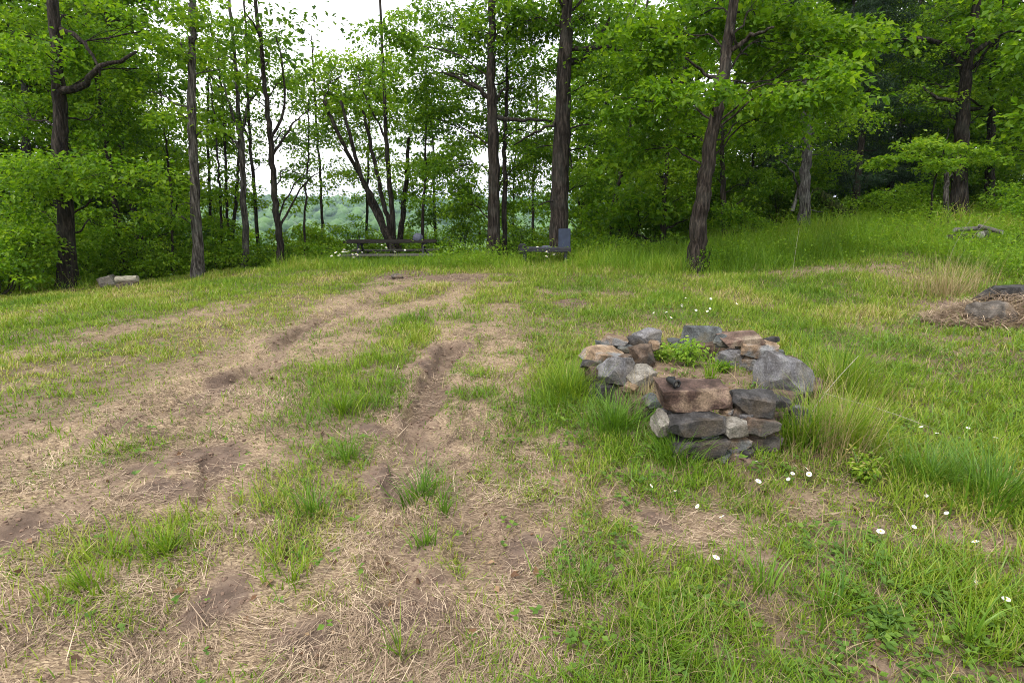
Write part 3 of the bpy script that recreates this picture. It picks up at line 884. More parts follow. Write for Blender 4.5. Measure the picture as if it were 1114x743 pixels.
px_tree('broadleaf_tree', 'thin upright sapling at the right end of the picnic table', (459, 17), [(460, 230), (463, 180)], 5,
        [(470, 175, 26, 18), (450, 215, 18, 12), (480, 210, 24, 18)], B['bark_dark'], LM, 18, 5.4, 0, .8)
px_tree('broadleaf_tree', 'stout dark tree between the picnic table and the low bench', (537, 15.5), [(537, 160), (534, 80), (536, 0)], 17,
        [(480, 30, 50, 30), (545, 35, 40, 30), (450, 80, 40, 26), (505, 95, 45, 26), (570, 85, 35, 26), (470, 130, 36, 20), (525, 140, 40, 20), (580, 145, 32, 18), (500, 180, 34, 18), (560, 195, 28, 18), (490, 215, 36, 18), (430, 40, 30, 20, -1)],
        B['bark_dark'], LM, 19, 11, 8, 1.2, limbs=[([(536, 128), (565, 130), (600, 132)], 6), ([(536, 110), (510, 90), (480, 78)], 6), ([(537, 115), (545, 100), (560, 95)], 4)])
px_tree('broadleaf_tree', 'second dark stem right behind the stout tree by the bench', (549, 16.2), [(549, 180), (551, 100)], 8,
        [(560, 110, 30, 25), (580, 180, 26, 16), (560, 225, 28, 16)], B['bark_dark'], LM, 20, 8, 3, 1)
px_tree('broadleaf_tree', 'tallest thick trunk with a blue-grey board at its foot', (607, 14.8), [(611, 150), (616, 30), (617, 0)], 25,
        [(570, 25, 45, 26), (640, 25, 45, 26), (655, 85, 38, 32), (590, 75, 30, 22), (660, 150, 34, 30), (575, 165, 26, 14), (640, 200, 32, 20), (600, 215, 24, 10, .8)],
        B['bark_dark'], LM, 21, 12, 9, 1.15, limbs=[([(615, 70), (635, 62), (655, 38), (665, 15)], 8), ([(612, 132), (590, 140), (560, 158)], 4), ([(618, 55), (660, 52), (700, 56)], 5)])
px_tree('broadleaf_tree', 'leaning smooth trunk behind the stone ring with big pale leaves', (757, 12.2), [(762, 230), (772, 165), (787, 80), (797, 0)], 24,
        [(700, 45, 48, 30), (745, 25, 40, 24), (765, 98, 34, 9, -1.0), (700, 110, 46, 22), (730, 150, 40, 18), (690, 165, 34, 18), (860, 55, 50, 30), (880, 105, 46, 16, -.8), (830, 25, 45, 26), (910, 85, 30, 20, -.8), (850, 140, 40, 16), (930, 40, 40, 28), (810, 130, 34, 18, .8)],
        B['bark_brown'], LM, 22, 11, 8, 1.25, leaf=.15, limbs=[([(785, 90), (765, 78), (745, 62)], 5), ([(790, 60), (815, 40), (840, 30)], 6), ([(795, 20), (800, 45), (812, 62)], 4)])
px_tree('broadleaf_tree', 'thin tree leaning right, behind the low bench in the shade', (664, 19.5), [(668, 220), (680, 170)], 8,
        [(690, 150, 36, 30), (650, 190, 30, 22), (700, 205, 30, 18)], B['bark_dark'], LB, 23, 8, 3, 1)
px_tree('broadleaf_tree', 'short crooked dark trunk with a low branch bending left', (720, 17.5), [(722, 245), (724, 205)], 9,
        [(720, 190, 40, 24), (690, 225, 30, 16), (750, 215, 30, 18), (740, 160, 30, 22)], B['bark_dark'], LB, 24, 6, 2, 1, limbs=[([(721, 265), (708, 262), (690, 253)], 4), ([(722, 250), (735, 244), (750, 238)], 3)])
px_tree('broadleaf_tree', 'dark slender tree just right of the leaning trunk', (789, 18), [(787, 210), (786, 150)], 9,
        [(790, 140, 36, 30), (815, 200, 30, 22), (770, 190, 25, 22)], B['bark_dark'], LM, 25, 8, 3, 1.1, limbs=[([(790, 240), (800, 225), (812, 215)], 3)])
px_tree('broadleaf_tree', 'lichen-spotted trunk with grey patches among dark conifers', (875, 16.8), [(876, 190), (877, 130), (868, 60), (856, 10)], 15,
        [(865, 100, 44, 24), (835, 150, 34, 18), (920, 130, 36, 20), (880, 40, 46, 26), (905, 170, 26, 12)], B['bark_lichen'], LM, 26, 10, 6, 1.2, limbs=[([(862, 230), (868, 200), (850, 175)], 4), ([(877, 135), (895, 122), (915, 118)], 4)])
px_tree('broadleaf_tree', 'broad old tree at the right edge with twisting bare limbs', (1045, 18.5), [(1046, 150), (1050, 90), (1057, 35)], 20,
        [(1050, 25, 44, 24), (1000, 60, 36, 16), (1095, 70, 28, 20), (1000, 110, 40, 14), (1090, 130, 34, 16), (1010, 20, 36, 18), (960, 85, 34, 14), (1075, 170, 36, 16)],
        B['bark_dark'], LM, 27, 11, 7, .95, limbs=[([(1052, 75), (1025, 50), (1000, 42), (975, 45)], 7), ([(1054, 60), (1075, 48), (1100, 30)], 7), ([(1048, 110), (1020, 108), (1005, 95)], 5), ([(1049, 120), (1080, 115), (1112, 95)], 5)])
px_tree('broadleaf_tree', 'dark straight trunk immediately right of the broad old tree', (1076, 19.2), [(1078, 150), (1082, 60)], 12,
        [(1100, 110, 34, 24), (1085, 180, 30, 14)], B['bark_dark'], LM, 28, 9, 4, 1)
px_tree('broadleaf_tree', 'short grey snag trunk left of the broad old tree', (1030, 18), [(1030, 190)], 8, [(1028, 190, 16, 8)], B['bark_grey'], LM, 29, 2.9, 0, .8)
px_tree('sapling', 'slender sapling holding out flat sprays of bright leaves on the right', (1012, 15.6), [(1016, 200), (1026, 165)], 3,
        [(1000, 158, 30, 6, 0), (1045, 163, 32, 7, -.2), (980, 172, 26, 5, -.3), (1070, 172, 24, 5, .2), (1030, 178, 30, 5, -.4), (1025, 150, 22, 5, .2), (960, 178, 16, 4, 0)], B['bark_dark'], LB, 30, 3.4, 0, 1.9, leaf=.11, flat=.22, per=40, sprayr=.34, sag=.1)


px_tree('sapling', 'slim leafy sapling between the straight grey tree and the slim pale one', (243, 16.2), [(240, 220), (236, 160)], 3.6,
        [(236, 140, 20, 22), (226, 180, 20, 14), (250, 205, 22, 12), (240, 110, 18, 16)], B['bark_dark'], LB, 31, 4.6, 0, .8)
px_tree('sapling', 'slim leafy sapling just right of the slim dark leaning tree', (330, 17.5), [(332, 220), (336, 160)], 3.6,
        [(335, 135, 22, 16), (325, 175, 20, 12), (345, 200, 20, 10), (318, 215, 16, 10)], B['bark_dark'], LM, 32, 4.4, 0, .7)
px_tree('sapling', 'slim leafy sapling left of the straight grey tree', (188, 15.5), [(186, 220), (180, 150)], 4,
        [(180, 160, 24, 18), (192, 200, 24, 14), (170, 225, 24, 14), (198, 130, 18, 16)], B['bark_dark'], LB, 33, 4.8, 0, .9)
px_tree('broadleaf_tree', 'thin dark tree leaning left behind the slim pale grey tree', (284, 18.5), [(276, 200), (270, 120), (268, 40)], 5,
        [(268, 30, 28, 22), (290, 130, 22, 16), (280, 180, 22, 12), (300, 60, 24, 20), (255, 160, 18, 12)], B['bark_dark'], LM, 34, 8, 2, .6)

px_tree('sapling', 'airy tree with thin leaning stem left of the many-stemmed tree', (352, 19.5), [(350, 220), (345, 140), (340, 60)], 4.2,
        [(352, 110, 30, 18), (335, 150, 28, 14), (360, 180, 26, 12), (325, 195, 22, 9), (345, 215, 18, 7)], B['bark_dark'], LM, 35, 6.6, 0, .75)
px_tree('sapling', 'airy tree standing behind the left half of the picnic table', (398, 21), [(400, 200), (402, 130), (400, 60)], 4.2,
        [(385, 150, 26, 14), (410, 185, 26, 12), (400, 215, 26, 9), (430, 205, 24, 10), (415, 110, 30, 16)], B['bark_dark'], LB, 36, 6.8, 0, .75)
px_tree('sapling', 'airy tree filling the gap left of the thick trunk with the board', (580, 20.5), [(580, 210), (584, 130), (582, 60)], 4.2,
        [(580, 120, 26, 20), (590, 170, 24, 14), (565, 150, 24, 14), (575, 225, 22, 8)], B['bark_dark'], LM, 37, 7.2, 0, .9)
px_tree('sapling', 'airy bright tree between the straight grey tree and the gap', (232, 19), [(228, 210), (226, 120), (230, 50)], 4.2,
        [(228, 60, 28, 22), (220, 120, 24, 20), (240, 165, 24, 16), (222, 200, 26, 12), (255, 215, 24, 10), (285, 225, 26, 8), (270, 150, 20, 14)], B['bark_dark'], LB, 38, 7.2, 0, .8)

# mid-ground leafy masses hanging in front of the wood on the left and centre
# conifers
def conifer(base, hgt, r0, spread, z0, seed, nwh=14, leafm='needle'):
    t = Tree((0, 0, 0), seed); r = t.r
    t.stem([(0, 0, -.2), (r.normal(0, .1), r.normal(0, .1), hgt * .5), (0, 0, hgt)], r0, .02, 8, True, .01)
    t.aspect = .14
    for i in range(nwh):
        u = (i + r.random()) / nwh; z = z0 + (hgt - z0) * u
        for k in range(int(r.integers(3, 6))):
            a = r.uniform(0, 6.283); ln = spread * (1 - u * .85) * r.uniform(.6, 1.1)
            e = np.array([math.cos(a) * ln, math.sin(a) * ln, z - ln * r.uniform(.02, .3)])
            LP = t.limb((0, 0, z), e, .022, .005, .08, 6, 4)
            for q in range(2, 6):
                for sd in range(5):
                    c = LP[q] + r.normal(0, .10 * ln ** .5, 3) * np.array([1.6, 1.6, .5])
                    t.spray(c, .34, 26, .15, .2, -.1)
    return t


tc1 = conifer(None, 9.5, .12, 2.3, .9, 41).build('conifer_tree', 'dark drooping conifer right of the lichen-spotted trunk', 'tree', B['bark_dark'], M['needle'])
tc1.location = tuple(base_at(928, 19.5))
conif_group = 'dark conifers in the shade of the right wood'
dup(tc1, base_at(962, 22), 1.9, 1.05, 'dark conifer at the back of the right wood', conif_group)
dup(tc1, base_at(835, 22.5), 4.0, .95, 'dark conifer at the back of the right wood', conif_group)
dup(tc1, base_at(895, 24), 3.0, 1.1, 'dark conifer at the back of the right wood', conif_group)
dup(tc1, base_at(1010, 25), 5.0, 1.1, 'dark conifer at the back of the right wood', conif_group)
tp = conifer(None, 8.5, .11, 1.9, 1.6, 43, 11)
tpo = tp.build('pine_tree', 'bluish dark pine showing through the leaves on the left', 'tree', B['bark_dark'], M['needle_pine']); tpo.location = tuple(base_at(158, 20))

# background wood: copies of three prototypes
def auto_tree(seed, hgt, r0, cb, nb, br, leaf=.19, per=30, dens=.75):
    t = Tree((0, 0, 0), seed); r = t.r
    P, rad = t.stem([(0, 0, -.3), (r.normal(0, .15), r.normal(0, .15), hgt * .35), (r.normal(0, .4), r.normal(0, .4), hgt * .7), (r.normal(0, .5), r.normal(0, .5), hgt)], r0, r0 * .25, 8)
    for i in range(nb):
        z = cb + (hgt - cb) * (i + r.random()) / nb; a = r.uniform(0, 6.283); q = br * r.uniform(.5, 1.25) * (1 - .35 * (z - cb) / (hgt - cb))
        at = near_on(P, z - .5); c = at + np.array([math.cos(a) * q, math.sin(a) * q, .5])
        t.blob(c, (br * .62, br * .62, br * .36), at, dens, leaf, .022, .1, .5, .3, per)
    return t


protos = []
for i, (sd, hg, r0, cb, nb, br, mt, bk) in enumerate([(51, 10, .13, 1.5, 15, 1.7, LM, 'bark_dark'), (52, 9, .10, 1.0, 14, 1.5, LD, 'bark_dark'), (53, 11, .17, 2.4, 15, 1.9, LM, 'bark_lichen'), (54, 7, .07, .6, 12, 1.3, LB, 'bark_dark')]):
    protos.append(auto_tree(sd, hg, r0, cb, nb, br).build('woodland_tree', 'x', 'tree', B[bk], mt))
KL = ['slim dark-stemmed tree deep in the shady %s wood', 'dark bushy-crowned tree deep in the shady %s wood', 'thick lichen-barked tree deep in the shady %s wood', 'small bright-leaved tree deep in the shady %s wood']
used = [False] * 4


def place_bg(px, Y, i, rz, sc, side):
    p = base_at(px, Y); lab = KL[i] % side; grp = lab.replace('tree deep', 'trees deep')
    if not used[i]:
        used[i] = True; o = protos[i]; o.location = tuple(p); o.rotation_euler = (0, 0, rz); o.scale = (sc,) * 3; o['label'] = lab; o['group'] = grp
    else:
        dup(protos[i], p, rz, sc, lab, grp)


bgr = np.random.default_rng(99)
for k in range(36):
    px = 640 + (k + bgr.random()) * 580 / 36; Y = bgr.uniform(20.5, 38) if px < 1110 else bgr.uniform(14, 30)
    place_bg(px, Y, int(bgr.integers(0, 4)) if px < 815 else int(bgr.choice([1, 1, 1, 2, 0])), bgr.uniform(0, 6.28), bgr.uniform(.85, 1.2), 'right')
for k in range(22):
    px = -170 + (k + bgr.random()) * 370 / 22; Y = bgr.uniform(15.5, 27)
    place_bg(px, Y, int(bgr.integers(0, 4)), bgr.uniform(0, 6.28), bgr.uniform(.85, 1.15), 'left')
for px, Y, i, sc in [(475, 23, 1, .8), (560, 26, 1, .7), (230, 26, 3, .8), (520, 21, 3, .7), (630, 23, 3, .9), (650, 25, 0, 1), (200, 22, 3, .8), (260, 24, 3, .6), (180, 20, 3, .7)]:
    place_bg(px, Y, i, bgr.uniform(0, 6.28), sc, 'centre')


# shrubs
def shrub(px, Y, hh, w, label, mat, seed, leaf=.09, dens=2.6, group=None, name='shrub'):
    b = base_at(px, Y); t = Tree(b, seed); r = t.r
    for i in range(max(3, int(w * 5))):
        a = r.uniform(0, 6.283); q = w * .5 * math.sqrt(r.random())
        c = np.array([math.cos(a) * q, math.sin(a) * q * .8, hh * r.uniform(.25, .85)])
        t.blob(c, (w * .28, w * .28, hh * .25), (r.normal(0, .08), r.normal(0, .08), -.05), dens, leaf, .016, .1, .28, .4, 34)
    return t.build(name, label, 'shrub', B['bark_dark'], mat, group)


SH = [
    (8, 11.6, 1.5, 1.6, 'bright leafy shrub in the bottom left corner of the wood', LB, .10),
    (52, 13.2, 1.1, 1.6, 'leafy shrub at the foot of the big left edge tree', LM, .09),
    (105, 14.6, 1.6, 2.0, 'dark shrub just behind the chopped logs', LM, .09),
    (165, 15.0, 1.5, 2.0, 'bright shrub between the logs and the straight grey tree', LB, .08),
    (242, 15.6, 1.25, 1.7, 'light shrub filling the gap beside the straight grey tree', LB, .08),
    (290, 16.4, 1.2, 1.5, 'low shrub behind the slim leaning tree', LM, .08),
    (345, 15.2, .85, 1.5, 'pale bushy weed shrub left of the picnic table', LB, .08),
    (392, 19.5, 2.0, 1.5, 'dark rounded shrub behind the left end of the picnic table', LM, .09),
    (440, 21.0, 1.5, 1.6, 'pale shrub behind the right half of the picnic table', LB, .09),
    (500, 16.3, 2.1, 1.5, 'dark dense shrub left of the stout tree', LM, .09),
    (560, 17.0, 1.4, 1.2, 'dark shrub right of the stout tree', LD, .09),
    (582, 20.0, 1.3, 1.4, 'pale shrub seen in the gap behind the low bench', LB, .09),
    (640, 16.0, 1.3, 1.5, 'shrub right of the blue-grey board', LM, .09),
    (685, 15.6, .9, 1.5, 'low leafy shrub under the thin right-leaning tree', LB, .08),
    (730, 15.2, .9, 1.5, 'low shrub left of the leaning smooth trunk', LM, .08),
    (768, 12.05, .55, .35, 'ivy-like sprig climbing the foot of the leaning trunk', LM, .05),
    (800, 16.5, 1.2, 1.7, 'shrub right of the leaning smooth trunk', LM, .09),
    (845, 18.5, 1.4, 1.6, 'dark shrub left of the lichen-spotted trunk', LD, .09),
    (915, 17.5, .9, 1.3, 'shrub beside the mossy leaning log', LD, .08),
    (965, 16.9, 1.1, 1.7, 'broad-leaved shrub left of the flat-sprayed sapling', LB, .10),
    (1000, 19.5, 1.2, 1.6, 'leafy shrub under the flat-sprayed sapling', LM, .10),
    (1100, 15.2, 1.1, 1.8, 'leafy shrub at the right edge above the log pile', LM, .08),
    (1140, 13.5, 1.2, 1.8, 'shrub just past the right edge', LM, .08),
    (1095, 11.6, .55, .7, 'small pale-leaved bush right of the log pile', LB, .05),
]
for i, (px, Y, hh, w, lab, mt, lf) in enumerate(SH):
    shrub(px, Y, hh, w, lab, mt, 200 + i, lf)

us = [None, None, None]
UL = ['bright understory bush growing in the %s wood', 'mid-green understory bush growing in the %s wood', 'dark understory bush growing in the %s wood']
for k in range(54):
    side = 'right' if k < 36 else 'left'
    px = bgr.uniform(630, 1190) if k < 36 else bgr.uniform(-140, 300)
    Y = bgr.uniform(17.5 if px < 960 else 20.5, 27) if k < 36 else bgr.uniform(15.5, 23)
    i = int(bgr.integers(0, 3)) if px < 815 or side == 'left' else int(bgr.integers(1, 3)); lab = UL[i] % side; sc = bgr.uniform(.8, 1.5)
    if us[i] is None:
        us[i] = shrub(px, Y, 1.7, 1.9, lab, (LB, LM, LD)[i], 270 + i, .13, 1.5, lab.replace('bush', 'bushes'))
    else:
        dup(us[i], base_at(px, Y), bgr.uniform(0, 6.28), sc, lab, lab.replace('bush', 'bushes'))

slope = [None]
for k, (px, Y, sc) in enumerate([(300, 17.5, .9), (330, 18.5, 1.0), (364, 18.5, .95), (345, 22, 1.2), (410, 20.5, .9), (450, 19.5, .8), (470, 18, .75), (575, 17.5, .75), (590, 19, .8), (555, 20, .9), (255, 19, .8), (200, 18.5, .9), (165, 17.5, .8)]):
    dup(us[0], base_at(px, Y), bgr.uniform(0, 6.28), sc, 'bright bush on the slope falling away behind the clearing', 'bright bushes on the slope behind the clearing')

# mossy leaning log in the right wood
t = Tree(base_at(925, 17.6), 300)
p0 = base_at(925, 17.6); q = [at_y(932, 244, 17.6), at_y(905, 222, 17.9), at_y(884, 206, 18.2)]
t.stem(q, .2, .15, 10, False, .02)
o = t.t.build('fallen_log', B['bark_moss']); o.location = tuple(p0)
tag(o, 'mossy fallen log leaning in the dark right wood', 'log')


# ------------------------------------------------------------------ rocks
def rock(name, label, c, size, mat, seed, rot=(0, 0, 0), group=None, boxy=.55, rough=1.0, npt=18, cat='stone', sub=3):
    r = random.Random(seed)
    bm = bmesh.new(); bmesh.ops.create_cube(bm, size=2)
    nc = int(7 + 16 * (1 - boxy))
    lo, hi = .86 + .22 * boxy, 1.02 + .45 * boxy
    for i in range(nc):
        nv = Vector((r.gauss(0, 1), r.gauss(0, 1), r.gauss(0, 1))).normalized()
        if boxy > .6 and max(abs(nv.x), abs(nv.y), abs(nv.z)) > .93: continue
        bmesh.ops.bisect_plane(bm, geom=bm.verts[:] + bm.edges[:] + bm.faces[:], plane_co=nv * r.uniform(lo, hi), plane_no=nv, clear_outer=True)
        be = [e for e in bm.edges if e.is_boundary]
        if be: bmesh.ops.holes_fill(bm, edges=be, sides=0)
    sk = r.uniform(-.18, .18); ty = r.uniform(-.15, .15); tz = r.uniform(-.12, .12)
    for v in bm.verts:
        v.co.x += sk * v.co.z; v.co.y *= 1 + ty * v.co.x; v.co.z *= 1 + tz * v.co.x
    for v in bm.verts:
        v.co = Vector((v.co.x * size[0] / 2, v.co.y * size[1] / 2, v.co.z * size[2] / 2))
    mn = min(size)
    bmesh.ops.bevel(bm, geom=list(bm.edges), offset=mn * .03, segments=2, profile=.6, affect='EDGES', clamp_overlap=True)
    bmesh.ops.triangulate(bm, faces=bm.faces)
    for _ in range(sub):
        le = sum(e.calc_length() for e in bm.edges) / max(1, len(bm.edges))
        long = [e for e in bm.edges if e.calc_length() > max(.02, mn * .14)]
        if not long or len(bm.faces) > 6000: break
        bmesh.ops.subdivide_edges(bm, edges=long, cuts=1, use_grid_fill=True)
        bmesh.ops.triangulate(bm, faces=bm.faces)
    bm.normal_update()
    off = Vector((seed * 1.37, seed * .71, seed * .31))
    mv = []
    for v in bm.verts:
        n1 = mnoise.noise(v.co * (2.2 / mn) + off); n2 = mnoise.noise(v.co * (6.5 / mn) + off)
        n3 = mnoise.noise(Vector((v.co.x * 2 / mn, v.co.y * 2 / mn, v.co.z * 14 / mn)) + off)
        mv.append(v.normal * mn * rough * (.05 * n1 + .022 * n2 + .03 * n3))
    for v, d in zip(bm.verts, mv): v.co += d
    o = bm_obj(name, bm, mat, None, True)
    try:
        o.data.set_sharp_from_angle(angle=R(38))
    except Exception:
        pass
    o.location = tuple(float(q) for q in c); o.rotation_euler = tuple(R(a) for a in rot)
    return tag(o, label, cat, group)


RG = 'stones of the fire ring'
# label, px, py, z of centre, (w, d, h), material, rotation, boxiness
RINGS = [
    ('large reddish-brown block stone topping the front of the ring', 754, 429, .375, (.455, .27, .145), 'rock_redb', (-3, 2, -4), .97),
    ('long charred dark stone lying under the reddish block', 755, 461, .235, (.36, .24, .145), 'rock_char', (0, 2, -3), .35),
    ('pale angular wedge at the left end of the charred stone', 719, 459, .225, (.10, .18, .12), 'rock_pale', (8, 12, 15), .5),
    ('pale rounded stone with a pointed right end, right of the charred stone', 797, 465, .22, (.185, .20, .125), 'rock_pale', (8, 6, 10), .2),
    ('small brown upright stone wedged above the pale rounded stone', 802, 449, .275, (.075, .08, .12), 'rock_brown', (0, 10, 0), .3),
    ('blue-black block stone butting the reddish block on its right', 817, 437, .345, (.27, .19, .145), 'rock_char', (0, 8, -14), .7),
    ('flat brown stone under the blue-black block', 824, 462, .215, (.22, .20, .11), 'rock_brown', (0, 2, -8), .7),
    ('dark sooty stone at the bottom of the front wall', 755, 483, .105, (.33, .26, .13), 'rock_char', (0, 0, 2), .6),
    ('small tan block under the pale rounded stone', 797, 482, .10, (.17, .18, .12), 'rock_tan', (0, 0, 6), .8),
    ('dark flat stone at the bottom right of the front wall', 826, 478, .10, (.21, .20, .12), 'rock_brown', (0, 0, -10), .7),
    ('half-buried brown stone at the front foot of the ring', 763, 496, .03, (.19, .18, .12), 'rock_brown', (0, 6, 20), .5),
    ('half-buried grey-brown stone right of the other foot stone', 798, 496, .03, (.18, .16, .10), 'rock_tan', (4, -6, -15), .5),
    ('big rounded grey boulder at the right side of the ring', 852, 409, .27, (.40, .34, .36), 'rock_grey2', (-22, 8, 12), .3),
    ('grey stone half hidden in long grass outside the ring', 870, 462, .13, (.15, .14, .26), 'rock_slate', (0, 6, 25), .4),
    ('grey purplish boulder on the left wall of the ring', 673, 403, .30, (.26, .26, .21), 'rock_grey', (-8, 6, 20), .55),
    ('light yellowish-grey wedge stone leaning inwards on the left', 697, 410, .275, (.25, .19, .14), 'rock_pale', (10, -16, 18), .45),
    ('broad tan slab on the left side of the ring', 656, 387, .32, (.31, .34, .11), 'rock_tan', (0, 3, 8), .8),
    ('small brown stone below the tan slab', 648, 408, .22, (.13, .18, .17), 'rock_brown', (0, 0, 10), .5),
    ('dark base stone below the light wedge', 690, 432, .12, (.30, .22, .20), 'rock_brown', (0, 0, 16), .6),
    ('dark base stone below the purplish boulder', 660, 428, .11, (.26, .22, .20), 'rock_char', (0, 0, 22), .6),
    ('rough brown stone inside the left wall', 697, 388, .27, (.21, .20, .22), 'rock_brown', (10, 4, 30), .5),
    ('tan slab lying at the back left of the ring', 669, 370, .385, (.22, .20, .07), 'rock_tan', (-6, 14, -20), .7),
    ('thin blue-grey slab edge under the back left tan slab', 662, 376, .335, (.20, .16, .05), 'rock_slate', (0, 4, 5), .8),
    ('small slate piece propped beside the back left slab', 681, 378, .34, (.14, .12, .05), 'rock_slate', (10, 16, -15), .6),
    ('grey wedge stone at the back left corner', 703, 366, .37, (.25, .17, .13), 'rock_grey', (0, -14, 8), .45),
    ('dark stone in front of the back left wedge', 692, 372, .345, (.18, .13, .11), 'rock_char', (0, 6, -8), .4),
    ('upright green-grey slab at the back of the ring', 763, 366, .36, (.38, .09, .21), 'rock_slate', (-18, 0, 4), .85),
    ('thin reddish-grey slab on top at the back right', 806, 368, .40, (.33, .28, .065), 'rock_red', (4, -5, -8), .8),
    ('thick reddish-tan slab under the thin one at the back right', 824, 378, .33, (.33, .30, .11), 'rock_tan', (5, 4, -15), .75),
    ('rounded grey stone under the back right slabs', 793, 391, .235, (.22, .19, .17), 'rock_grey', (0, 0, 10), .35),
    ('mossy tan stone low at the back right', 817, 393, .215, (.24, .20, .12), 'rock_tan', (0, 6, -20), .5),
    ('small grey-green wedge beside the upright slab', 787, 371, .36, (.16, .12, .12), 'rock_slate', (0, 20, 10), .4),
    ('tiny grey stone beside the thick reddish-tan slab', 846, 387, .25, (.11, .11, .11), 'rock_slate', (0, 0, 30), .4),
]
for i, (lab, px, py, z, size, mt, rot, bx) in enumerate(RINGS):
    c = at_z(px, py, z); jr = random.Random(900 + i); rot = tuple(a + jr.uniform(-5, 5) for a in rot)
    size = tuple(v * .95 for v in size)
    rock('stone', lab, c, size, M[mt], 60 + i, rot, RG, bx)
# fill stones buried under the top courses so that nothing hovers
FILL = [(700, 446, .10, (.2, .22, .18)), (722, 472, .07, (.16, .2, .14)), (845, 440, .12, (.3, .24, .2)), (870, 425, .08, (.30, .3, .22)), (760, 385, .2, (.3, .24, .24)), (800, 378, .16, (.34, .3, .26)), (700, 378, .18, (.3, .24, .26)), (665, 386, .16, (.3, .24, .26))]
for i, (px, py, z, size) in enumerate(FILL):
    rock('stone', ['low brown stone at the front left corner of the ring', 'low brown stone under the pale angular wedge', 'low brown stone between boulder and blue-black block', 'low brown stone under the big grey boulder', 'low brown stone under the upright slab', 'low brown stone under the back right slabs', 'low brown stone under the back left corner', 'low brown stone under the back left tan slab'][i], at_z(px, py, z), size, M['rock_brown'], 140 + i, (0, 0, i * 20), RG, .6)

chips = [(742, 446, .29, .08), (790, 447, .29, .06), (771, 474, .16, .09), (812, 452, .27, .06), (846, 436, .30, .09), (839, 452, .22, .08), (686, 421, .24, .08), (709, 436, .2, .09), (727, 447, .26, .06), (642, 396, .30, .09), (679, 389, .36, .07), (712, 375, .34, .08), (734, 372, .3, .09), (801, 383, .3, .08), (838, 370, .37, .08), (858, 392, .3, .09), (702, 400, .32, .06), (780, 495, .06, .09), (741, 492, .08, .08), (812, 492, .07, .07)]
for i, (px, py, z, q) in enumerate(chips):
    rock('stone', 'small flat chip of stone lodged in the wall of the fire ring', at_z(px, py, z), (q * 1.5, q * 1.2, q * .6), M[['rock_brown', 'rock_tan', 'rock_slate', 'rock_grey', 'rock_char'][i % 5]], 700 + i, (i * 7 % 20 - 10, i * 5 % 18 - 9, i * 40), 'small chips in the fire ring', .6, 1, 18, 'stone', 2)

# pale litter-like stones, logs, mound
p = ground_hit(118, 312, h); rock('stone', 'pale grey pointed rock left of the pale cut log', (p[0], p[1], p[2] + .10), (.32, .26, .27), M['rock_pale'], 171, (0, -14, 10), None, .5)
p = ground_hit(136, 315, h); rock('stone', 'dark low stone propping up the pale cut log', (p[0] + .05, p[1] + .05, p[2] + .05), (.40, .28, .20), M['rock_brown'], 172, (0, 0, 0), None, .6)


def log(name, label, c, ln, rad, mat, endmat, rz=0, tilt=0, group=None, seed=0, bend=.0):
    r = np.random.default_rng(seed)
    root = thing(name, label, 'log', c, rz, group)
    t = Tubes(); n = 9
    x = np.linspace(-ln / 2, ln / 2, n)
    P = np.stack([x, r.normal(0, rad * .05, n), x * math.tan(tilt) + bend * (1 - (2 * x / ln) ** 2)], -1)
    t.add(P, rad * (1 + r.normal(0, .05, n)), 12, cap=False)
    t.build('bark', mat, root)
    for e in (0, -1):
        bm = bmesh.new(); bmesh.ops.create_cone(bm, cap_ends=True, segments=12, radius1=rad * .96, radius2=rad * .93, depth=.012)
        o = bm_obj('cut_end', bm, endmat, root); o.location = tuple(P[e]); o.rotation_euler = (0, math.pi / 2, 0)
    return root


p = ground_hit(139, 314, h)
log('chopped_log', 'pale cut log lying across the dark low stone at the left', (p[0] + .0, p[1] + .03, p[2] + .20), .42, .072, M['log_pale'], M['log_pale'], .05, .04, None, 5)
for i, (px, py, ln, rad, rz, tl, lab, dz) in enumerate([
    (1052, 263, .75, .05, .15, .05, 'long grey weathered branch lying across the small log pile', .16),
    (1068, 266, .5, .075, .7, .0, 'short grey log at the right of the small log pile', .10),
    (1046, 266, .6, .06, -.3, .1, 'brown log at the left bottom of the small log pile', .05),
    (1074, 267, .45, .045, 2.0, .25, 'thin pale stick standing out of the small log pile', .22)]):
    p = ground_hit(px, py, h)
    log('log', lab, (p[0], p[1], p[2] + dz + .12), ln, rad, M['wood_weather'] if i != 2 else M['bark_brown'], M['log_grey'], rz, tl, 'logs of the small pile in the grass', 20 + i)

p = ground_hit(1086, 345, h)
rock('stone', 'rounded grey-brown rock crowning the straw-covered mound', (p[0] - .05, p[1] + .1, p[2] - .01), (.44, .40, .40), M['rock_brown2'], 181, (-14, 4, 10), None, .25)
rock('stone', 'dark rock just behind the mound rock', (p[0] * (1 + .5 / p[1]) - .02, p[1] + .46, p[2] + .14), (.55, .25, .36), M['rock_char'], 182, (0, 0, -4), None, .6)
for i, (px, py, s, lab) in enumerate([(617, 294, .09, 'small white stone in the grass before the low bench'), (432, 303, .22, 'flat brown stone at the far end of the dirt track')]):
    p = ground_hit(px, py, h); rock('stone', lab, (p[0], p[1], p[2] + s * .2), (s, s * .7, s * .5), M['rock_pale'] if i == 0 else M['rock_brown2'], 190 + i, (0, 0, 20), None, .4)
M['petal_stone'] = M['rock_pale']

